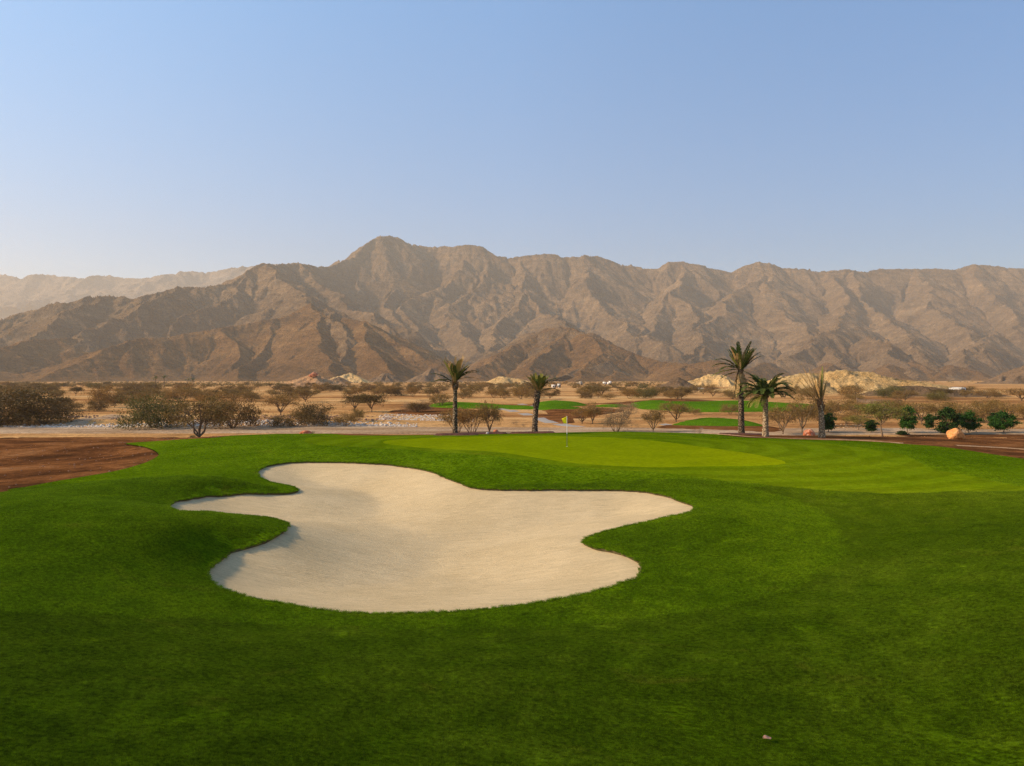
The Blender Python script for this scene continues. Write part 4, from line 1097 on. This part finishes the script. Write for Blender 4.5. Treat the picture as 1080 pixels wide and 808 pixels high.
def palm(px, py, top_row, rtrunk, fr, label, seed, dark=True, leanx=0., boots=(.72, 1.0), name='date_palm', bootmat=None):
    """top_row: photo row of the trunk's top."""
    rs = np.random.RandomState(seed)
    x, y = at(px, py, 0)
    for _ in range(8):
        zz = hz(x, y); x2, y2 = at(px, py, zz); x, y = .5 * (x + x2), .5 * (y + y2)
    zz = hz(x, y); H = CAMZ - (top_row - HY) * y / F - zz
    root = empty(name, (x, y, zz - .05)); tag(root, label, 'palm tree')
    # trunk with old leaf-base rings
    nr = int(H / .085); sd = 14; V = []; Fq = []
    for k in range(nr + 1):
        t = k / nr; r = rtrunk * (1.22 - .30 * t + .25 * math.exp(-t * 14)) * (1 + (.09 if k % 2 else -.06)) 
        for j in range(sd):
            a = 6.2832 * (j + .5 * (k % 2)) / sd; rr = r * (1 + .10 * rs.normal() * .5)
            V.append((leanx * t * t + rr * math.cos(a), rr * math.sin(a), t * H))
    for k in range(nr):
        for j in range(sd): Fq.append((k * sd + j, k * sd + (j + 1) % sd, (k + 1) * sd + (j + 1) % sd, (k + 1) * sd + j))
    obj('trunk', mesh_np('trunk', V, Fq, M_PTD if dark else M_PTL), root)
    # jagged old frond stubs near the top
    V = []; Fq = []
    for k in range(70):
        t = rs.uniform(*boots); a = rs.uniform(0, 6.283); z = t * H; b = np.array([leanx * t * t, 0, z]); d = np.array([math.cos(a), math.sin(a), 0])
        r = rtrunk * .8; L = rs.uniform(.14, .34); s = np.array([-d[1], d[0], 0]) * .05
        p0 = b + d * r; p1 = p0 + d * L * .45 + np.array([0, 0, L]); o_ = d * .03
        q = len(V); V += [p0 + s, p0 - s, p1 - s * .5, p1 + s * .5, p0 + s + o_, p0 - s + o_, p1 - s * .5 + o_, p1 + s * .5 + o_]
        for f in ((0, 1, 2, 3), (4, 7, 6, 5), (0, 4, 5, 1), (1, 5, 6, 2), (2, 6, 7, 3), (3, 7, 4, 0)): Fq.append(tuple(q + i for i in f))
    obj('leaf_stubs', mesh_np('leaf_stubs', V, Fq, bootmat or M_BOOT), root)
    for k, (L, az, el, dr, m, leaf, dens) in enumerate(fr):
        f = obj('frond', frond_mesh(rs, L, R(az), R(el), R(dr), {'g': M_PALMG, 'y': M_PALMY, 'd': M_PALMD}[m], leaf, 46, dens), root)
        a = R(az); f.location = (leanx + rtrunk * .5 * math.cos(a), rtrunk * .5 * math.sin(a), H - rs.uniform(0, .35))
    # ring of dark red mulch round the foot
    return root, (x, y)

rq = random.Random(5)
def fan(n, L, el, dr, m, leaf=.34, dens=1., a0=0, a1=360):
    return [(L * rq.uniform(.85, 1.12), a0 + (a1 - a0) * (k + rq.uniform(-.3, .3)) / n, el + rq.uniform(-9, 9), dr + rq.uniform(-15, 15), m, leaf * rq.uniform(.85, 1.1), dens) for k in range(n)]
P1 = fan(15, 1.95, 70, 14, 'd', .24) + fan(10, 1.8, 64, 22, 'y', .26) + fan(3, 1.7, 58, 35, 'g', .30) + \
     [(2.2, 178, 42, 62, 'g', .36, 1.2), (1.9, 195, 22, 55, 'g', .34, 1.), (2.1, 5, 48, 85, 'g', .36, 1.2), (2.1, -20, 44, 75, 'g', .34, 1.), (1.7, 165, 15, 45, 'y', .3, 1.), (2.5, 20, 76, 0, 'd', .2, .8), (2.2, 150, 66, 4, 'd', .2, .8), (2.0, 10, 20, 60, 'd', .24, .7)]
p1, c1 = palm(480, 459.5, 400, .165, P1, 'first palm from the left, slim with tan upright fronds and few green ones', 1, boots=(.8, 1.0))
P2 = fan(16, 1.5, 56, 6, 'y', .26) + fan(12, 1.45, 66, 4, 'y', .26) + fan(8, 1.3, 74, 4, 'g', .26) + fan(10, 1.4, 44, 10, 'd', .2, .9) + [(2.0, -10, 40, 55, 'd', .3, .9), (2.3, 15, 48, 70, 'g', .3, .9), (1.9, 0, 20, 60, 'd', .3, .9), (1.8, 8, 30, 80, 'd', .28, .8), (1.6, 185, 38, 30, 'd', .24, .8)]
p2, c2 = palm(564, 457.5, 409, .21, P2, 'second palm from the left, short trimmed fan crown on a thick dark trunk', 2, leanx=.35, boots=(.55, 1.0), bootmat=simple('dark_boot', (.06, .04, .03), .9, .4, 6))
P3 = fan(10, 2.3, 66, 34, 'g', .42) + fan(9, 2.0, 72, 18, 'd', .28) + fan(6, 1.8, 62, 26, 'y', .3) + \
     [(2.5, 180, 50, 85, 'g', .44, 1.2), (2.5, 170, 32, 80, 'g', .44, 1.2), (2.2, 200, 15, 60, 'g', .42, 1.), (2.6, 185, -4, 30, 'y', .40, 1.1), (2.2, 10, 56, 35, 'd', .34, 1.), (2.3, -10, 50, 40, 'g', .38, 1.), (2.3, 30, 44, 30, 'd', .34, 1.),
      (1.8, 150, -10, 40, 'y', .34, .9), (2.8, 95, 86, 14, 'g', .46, 1.3), (2.2, 30, 64, 26, 'd', .34, 1.), (2.7, -60, 74, 24, 'g', .42, 1.2), (2.6, -5, 68, 30, 'g', .4, 1.2)] + fan(12, 2.2, -66, 20, 'd', .22, .9)
p3, c3 = palm(782, 458.5, 388, .22, P3, 'tallest palm with ragged green crown and hanging orange dead fronds', 3, boots=(.7, 1.0), leanx=-.1)
P4 = fan(10, 2.5, 68, 70, 'g', .44, 1.2) + fan(14, 2.7, 48, 95, 'g', .44, 1.2) + fan(12, 2.5, 26, 88, 'g', .42, 1.1) + fan(6, 2.0, -15, 60, 'y', .36, .9, 140, 260) + fan(7, 1.4, 60, 20, 'y', .34)
p4, c4 = palm(807.5, 460.5, 414, .20, P4, 'full dark green palm with drooping arching fronds right of the tallest palm', 4, dark=False, boots=(.86, 1.0))
P5 = [(3.0, 176, 66, 4, 'd', .22, .9), (2.9, 180, 58, 6, 'd', .22, .9), (2.8, 184, 50, 8, 'd', .2, .8), (2.9, 178, 74, 3, 'd', .2, .8), (2.7, 60, 86, 3, 'd', .24, 1.1), (2.8, 10, 88, 0, 'y', .24, 1.2), (2.6, -40, 86, 2, 'd', .22, 1.1), (2.4, 185, 42, 14, 'd', .18, .7), (2.2, 90, 82, 5, 'd', .2, .9), (2.6, 170, 80, 2, 'y', .2, 1.)] + fan(5, 1.7, 78, 8, 'd', .18, .9)
p5, c5 = palm(867, 461.5, 421, .20, P5, 'dead palm with sparse straw-coloured upright fronds and pale trunk', 5, dark=False, boots=(.68, .98), leanx=-.15)
brk = obj('hanging_frond', frond_mesh(np.random.RandomState(3), 3.2, R(180), R(-66), R(-28), M_PALMD, .16, 46, .7), p5); brk.location = (-.4, 0, 3.3)

# mulch rings round palm feet
M_MULCH = simple('dark_mulch', (.09, .035, .022), .95, .45, 6)
def ring(cx, cy, w, h):
    V = []; n = 40; rs = np.random.RandomState(int(abs(cx * 7)) + 3)
    for k in range(n):
        a = 6.2832 * k / n; q = 1 + .12 * rs.normal(); V.append((cx + w * q * math.cos(a), cy + h * q * math.sin(a)))
    return sheet('mulch_ring', V, M_MULCH, .13, .10, world=True, step=.5, jag=.1)
for (cx, cy), w in ((c1, 2.0), (c2, 2.3), (c3, 2.4)): ring(cx, cy, w, 1.3)
cx, cy = at(505, 459.2, .3); ring(cx, cy + 1.0, 2.6, 1.0)

# tiny far palms
def far_palm(px, py, h, label, seed):
    rs = np.random.RandomState(seed); x, y = at(px, py, PLAIN); z = hz(x, y)
    root = empty('date_palm', (x, y, z - .05)); tag(root, label, 'palm tree')
    obj('trunk', tubes([((0, 0, 0), (0.1, 0, h * .55), .3, .24), ((.1, 0, h * .55), (.15, 0, h), .24, .2)], M_PTD, 8), root)
    for k in range(18):
        f = obj('frond', frond_mesh(rs, rs.uniform(2.6, 3.4), rs.uniform(0, 6.28), R(rs.uniform(5, 75)), R(95), M_PALMG, .55, 30, 1.), root); f.location = (.15, 0, h)
far_palm(164, 409, 6.3, 'tiny far palm, leftmost of the pair near the left hills', 1)
far_palm(173, 409.5, 6.6, 'tiny far palm, right one of the pair near the left hills', 2)
far_palm(198, 407.5, 5.0, 'tiny far palm standing right of the far pair', 3)
far_palm(203.5, 407.3, 5.2, 'tiny far palm furthest to the right of the four', 4)

# ------------------------------------------------------------------ flagstick
def flagstick():
    x, y = at(598, 471, .5); z = hz(x, y); x, y = at(598, 471, z); z = hz(x, y)
    root = empty('golf_flag', (x, y, z)); tag(root, 'thin white flagstick with a limp yellow flag standing in the putting green', 'flag')
    h = 32.0 / F * y
    obj('pole', tubes([((0, 0, -.1), (0, 0, h), .018, .015)], simple('pole_white', (.75, .73, .68), .5, .05), 10), root)
    # stripe band on the lower part of the pole
    obj('pole_lower_band', tubes([((0, 0, 0), (0, 0, h * .42), .0215, .0215)], simple('pole_dark', (.10, .09, .05), .6, .1), 10), root)
    V = []; Fq = []; nu, nv = 9, 14
    for j in range(nv):
        t = j / (nv - 1)
        for i in range(nu):
            s = i / (nu - 1); w = .40 * (1 - .25 * t)
            V.append((-s * w * (.8 - .2 * t) - .02, .02 * math.sin(s * 9 + t * 2) * s, h - .02 - t * .46 - s * (.15 + .12 * t) * (1 - t) + .0))
    for j in range(nv - 1):
        for i in range(nu - 1): a = j * nu + i; Fq.append((a, a + 1, a + nu + 1, a + nu))
    f = obj('flag_cloth', mesh_np('flag_cloth', V, Fq, simple('flag_yellow', (.90, .74, .01), .8, .05), True), root)
    sm = f.modifiers.new('thickness', 'SOLIDIFY'); sm.thickness = .006
    # cup
    V = []; Fq = []
    for k in range(20):
        a = 6.2832 * k / 20
        V += [(.054 * math.cos(a), .054 * math.sin(a), .006), (.054 * math.cos(a), .054 * math.sin(a), -.10), (.066 * math.cos(a), .066 * math.sin(a), .006)]
    for k in range(20):
        a = 3 * k; b = 3 * ((k + 1) % 20); Fq += [(a, b, b + 1, a + 1), (a, a + 2, b + 2, b)]
    obj('cup', mesh_np('cup', V, Fq, simple('cup_white', (.7, .7, .68), .5, .05)), root)
flagstick()

# ------------------------------------------------------------------ far buildings and wall
M_WALLW = simple('white_render', (.78, .75, .70), .8, .06, .3); M_GLASS = simple('window_dark', (.04, .05, .06), .3, .1); M_ROOFG = simple('grey_roof', (.34, .33, .31), .8, .1, .5)
M_WALLG = simple('olive_wall', (.17, .16, .10), .9, .15, .4); M_STONEW = simple('brown_block_wall', (.13, .085, .055), .9, .3, 1.5); M_WALLP = simple('tan_render', (.48, .40, .30), .8, .08, .3)
def boxm(x0, x1, y0, y1, z0, z1):
    v = [(x0,y0,z0),(x1,y0,z0),(x1,y1,z0),(x0,y1,z0),(x0,y0,z1),(x1,y0,z1),(x1,y1,z1),(x0,y1,z1)]
    return v, [(0,3,2,1),(4,5,6,7),(0,1,5,4),(1,2,6,5),(2,3,7,6),(3,0,4,7)]
def bobj(name, boxes, mat, parent):
    V = []; Fq = []
    for b in boxes:
        v, f = boxm(*b); s = len(V); V += v; Fq += [tuple(s + i for i in q) for q in f]
    return obj(name, mesh_np(name, V, Fq, mat), parent)
def house(px, py, wpx, hpx, label, wall, storeys=1, step=True, roof=None, depth=8.0, name='white_house'):
    x, y = at(px, py, PLAIN); z = hz(x, y) - .3; m = y / F; w = wpx * m / 2; h = hpx * m + .3
    root = empty(name, (x, y, z)); tag(root, label, 'building')
    bobj('wall', [(-w, w, 0, depth, 0, h)] + ([(-w * .2, w * .7, 1.5, depth - 1, h + .01, h * 1.5)] if step else []), wall, root)
    bobj('roof', [(-w - .15, w + .15, -.15, depth + .15, h + .004, h + .28)], roof or wall, root)
    n = max(2, int(w * 2 / 3.2))
    for s in range(storeys):
        for k in range(n):
            cx = -w + (k + .5) * 2 * w / n; zc = (s + .55) * h / storeys
            if s == 0 and k == n // 2: bobj('door', [(cx - .5, cx + .5, -.05, .02, .3, .3 + 2.1)], M_GLASS, root)
            else: bobj('window', [(cx - .5, cx + .5, -.05, .02, zc - .5, zc + .6)], M_GLASS, root)
house(584.5, 408.5, 4.2, 2.6, 'small white house, leftmost of the far houses right of the second palm', M_WALLW, step=False)
house(590, 408.5, 2.4, 3.6, 'narrow white house beside the leftmost far white house', M_WALLW, step=False)
house(612, 406.2, 6, 2.4, 'tan flat house between the far white houses', M_WALLP)
house(638.5, 405.3, 3.5, 2.2, 'white far house left of the stepped white house', M_WALLW, step=False)
house(643.5, 405.6, 4, 2.4, 'stepped white far house, rightmost of the group below the middle foothill', M_WALLW)
house(747, 411.5, 14, 1.9, 'long low shed with a pale flat roof below the small dark cone hill', M_WALLG, step=False, roof=simple('pale_roof', (.62, .6, .56), .6, .05), name='long_shed')
house(728, 411.6, 16, 1.6, 'long dark olive shed left of the one with a pale roof', M_WALLG, step=False, name='long_shed')
def far_house(px, py, d, wpx, hpx, label):
    x, y, z = atd(px, py, d); m = d / F; w = wpx * m / 2; h = hpx * m
    root = empty('white_house', (x, y, z)); tag(root, label, 'building')
    bobj('wall', [(-w, 0, 0, 6, -3, h * .75), (0.01, w, 1, 7, -3, h)], M_WALLW, root)
    bobj('roof', [(-w - .1, -.004, -.1, 6.1, h * .75 + .004, h * .75 + .2), (0.02, w + .1, .9, 7.1, h + .004, h + .2)], M_ROOFG, root)
    for k in range(3): bobj('window', [(-w + .6 + k * w * .3, -w + 1.4 + k * w * .3, -.05, .02, h * .25, h * .55)], M_GLASS, root)
    bobj('window', [(w * .3, w * .7, .95, 1.02, h * .4, h * .75)], M_GLASS, root)
far_house(1016, 412.0, 262, 9, 3.0, 'white block house on top of the brown mound at right')
# low brown block wall
x0, y0 = at(905, 425.5, PLAIN); x1, y1 = at(951, 427, PLAIN)
root = empty('block_wall', (x0, y0, hz(x0, y0))); tag(root, 'low dark brown block wall running below the tan quarried hill', 'wall')
L = math.hypot(x1 - x0, y1 - y0); root.rotation_euler = (0, 0, math.atan2(y1 - y0, x1 - x0))
bobj('wall', [(0, L, 0, .3, -.5, 1.0)], M_STONEW, root); bobj('coping', [(-.05, L + .05, -.05, .35, 1.004, 1.1)], M_STONEW, root); bobj('end_pillar', [(-.4, -.055, -.05, .35, -.5, 1.35)], M_STONEW, root)

# fallen leaf and white specks on turf
def leaf_at(px, py, L, mat, label, name='fallen_leaf'):
    x, y = at(px, py, -.6)
    for _ in range(10):
        zz = hz(x, y); x2, y2 = at(px, py, zz); x, y = .5 * (x + x2), .5 * (y + y2)
    V = []; n = 8
    for i in range(n + 1):
        t = i / n; w = .28 * math.sin(t * 3.14159) ** .8 + .01; V += [(L * (t - .5), -w * L, .012 * math.sin(t * 5)), (L * (t - .5), 0, .012 * math.sin(t * 5) - .006), (L * (t - .5), w * L, .014 + .012 * math.sin(t * 5))]
    Fq = []
    for i in range(n):
        for j in range(2): a = 3 * i + j; Fq.append((a, a + 3, a + 4, a + 1))
    me = mesh_np(name, V, Fq, mat, True); o = obj(name, me); o.location = (x, y, hz(x, y) + .07); o.rotation_euler = (0, 0, .1)
    s = o.modifiers.new('t', 'SOLIDIFY'); s.thickness = .003
    return tag(o, label, 'leaf')
leaf_at(810, 784, .15, simple('dry_leaf', (.42, .22, .13), .7, .2), 'dry reddish-brown leaf lying on the dark foreground turf')

# ------------------------------------------------------------------ haze
hb = 8900.0
V, Fq = boxm(-hb, hb, -hb, hb, -5.0, 1060.0)
n = NT('haze_air'); pv = n.n('ShaderNodeVolumePrincipled')
pv.inputs['Color'].default_value = (0.85, 0.76, 0.63, 1); pv.inputs['Density'].default_value = 1.15e-4; pv.inputs['Anisotropy'].default_value = 0.12
n.l(pv.outputs[0], n.out.inputs['Volume'])
tag(obj('haze', mesh_np('haze', V, Fq, n.m)), kind='stuff')

# ------------------------------------------------------------------ light, sky, camera
SUN_EL, SUN_AZ = R(29), R(180 + 3)     # azimuth measured from +X towards +Y: left of the view, slightly behind
sd = Vector((math.cos(SUN_EL) * math.cos(SUN_AZ), math.cos(SUN_EL) * math.sin(SUN_AZ), math.sin(SUN_EL)))
ld = bpy.data.lights.new('sun', 'SUN'); ld.energy = 4.9; ld.angle = R(2.4); ld.color = (1.0, .80, .56)
lo = link(bpy.data.objects.new('sun', ld)); lo.rotation_euler = (-sd).to_track_quat('-Z', 'Y').to_euler()
w = bpy.data.worlds.new('World'); SC.world = w; w.use_nodes = True; nt = w.node_tree; nt.nodes.clear()
sky = nt.nodes.new('ShaderNodeTexSky'); sky.sky_type = 'NISHITA'; sky.sun_disc = False; sky.sun_elevation = SUN_EL
sky.sun_rotation = math.atan2(sd.x, sd.y); sky.air_density = 1.0; sky.dust_density = 0.1; sky.ozone_density = 1.5; sky.altitude = 300
bg = nt.nodes.new('ShaderNodeBackground'); bg.inputs['Strength'].default_value = 0.135
wo = nt.nodes.new('ShaderNodeOutputWorld'); tc = nt.nodes.new('ShaderNodeTexCoord'); sx = nt.nodes.new('ShaderNodeSeparateXYZ'); nt.links.new(tc.outputs['Generated'], sx.inputs[0])
rp_ = nt.nodes.new('ShaderNodeValToRGB'); nt.links.new(sx.outputs[2], rp_.inputs[0]); e = rp_.color_ramp.elements
e[0].position = 0.0; e[0].color = (0.78, 0.72, 0.78, 1); e[1].position = 0.55; e[1].color = (0.86, 1.30, 1.46, 1)
e.new(0.18).color = (0.75, 0.80, 0.88, 1)
mu = nt.nodes.new('ShaderNodeMixRGB'); mu.blend_type = 'MULTIPLY'; mu.inputs[0].default_value = 1.0
nt.links.new(sky.outputs[0], mu.inputs[1]); nt.links.new(rp_.outputs[0], mu.inputs[2]); rx = nt.nodes.new('ShaderNodeValToRGB'); mx_ = nt.nodes.new('ShaderNodeMath'); mx_.operation = 'MULTIPLY_ADD'; nt.links.new(sx.outputs[0], mx_.inputs[0]); mx_.inputs[1].default_value = .5; mx_.inputs[2].default_value = .5
nt.links.new(mx_.outputs[0], rx.inputs[0]); e = rx.color_ramp.elements; e[0].position = .2; e[0].color = (1.16, 1.03, .94, 1); e[1].position = .8; e[1].color = (.52, .72, .82, 1); e.new(.5).color = (1, 1, 1, 1)
mu2 = nt.nodes.new('ShaderNodeMixRGB'); mu2.blend_type = 'MULTIPLY'; mu2.inputs[0].default_value = 1.0
nt.links.new(mu.outputs[0], mu2.inputs[1]); nt.links.new(rx.outputs[0], mu2.inputs[2]); nt.links.new(mu2.outputs[0], bg.inputs[0]); nt.links.new(bg.outputs[0], wo.inputs[0])

cam = bpy.data.cameras.new('camera'); cam.lens = 24.0; cam.sensor_width = 36.0; cam.clip_end = 30000; cam.clip_start = .1
co = link(bpy.data.objects.new('camera', cam)); co.location = (0, 0, CAMZ); co.rotation_euler = (R(90) - math.atan((404 - HY) / F), 0, 0)
SC.camera = co
SC.view_settings.view_transform = 'Standard'; SC.view_settings.look = 'None'; SC.view_settings.exposure = 0.55; SC.view_settings.gamma = 1.0
SC.render.engine = 'CYCLES'
cy = SC.cycles; cy.max_bounces = 5; cy.diffuse_bounces = 2; cy.glossy_bounces = 1; cy.transmission_bounces = 2; cy.volume_bounces = 1; cy.transparent_max_bounces = 4
cy.use_denoising = True; cy.use_adaptive_sampling = True; cy.adaptive_threshold = .01
try: cy.denoiser = 'OPENIMAGEDENOISE'; cy.denoising_prefilter = 'NONE'
except Exception: pass
# prototypes were never linked; drop their helper props
print('done', time.time() - T0, len(bpy.data.objects))
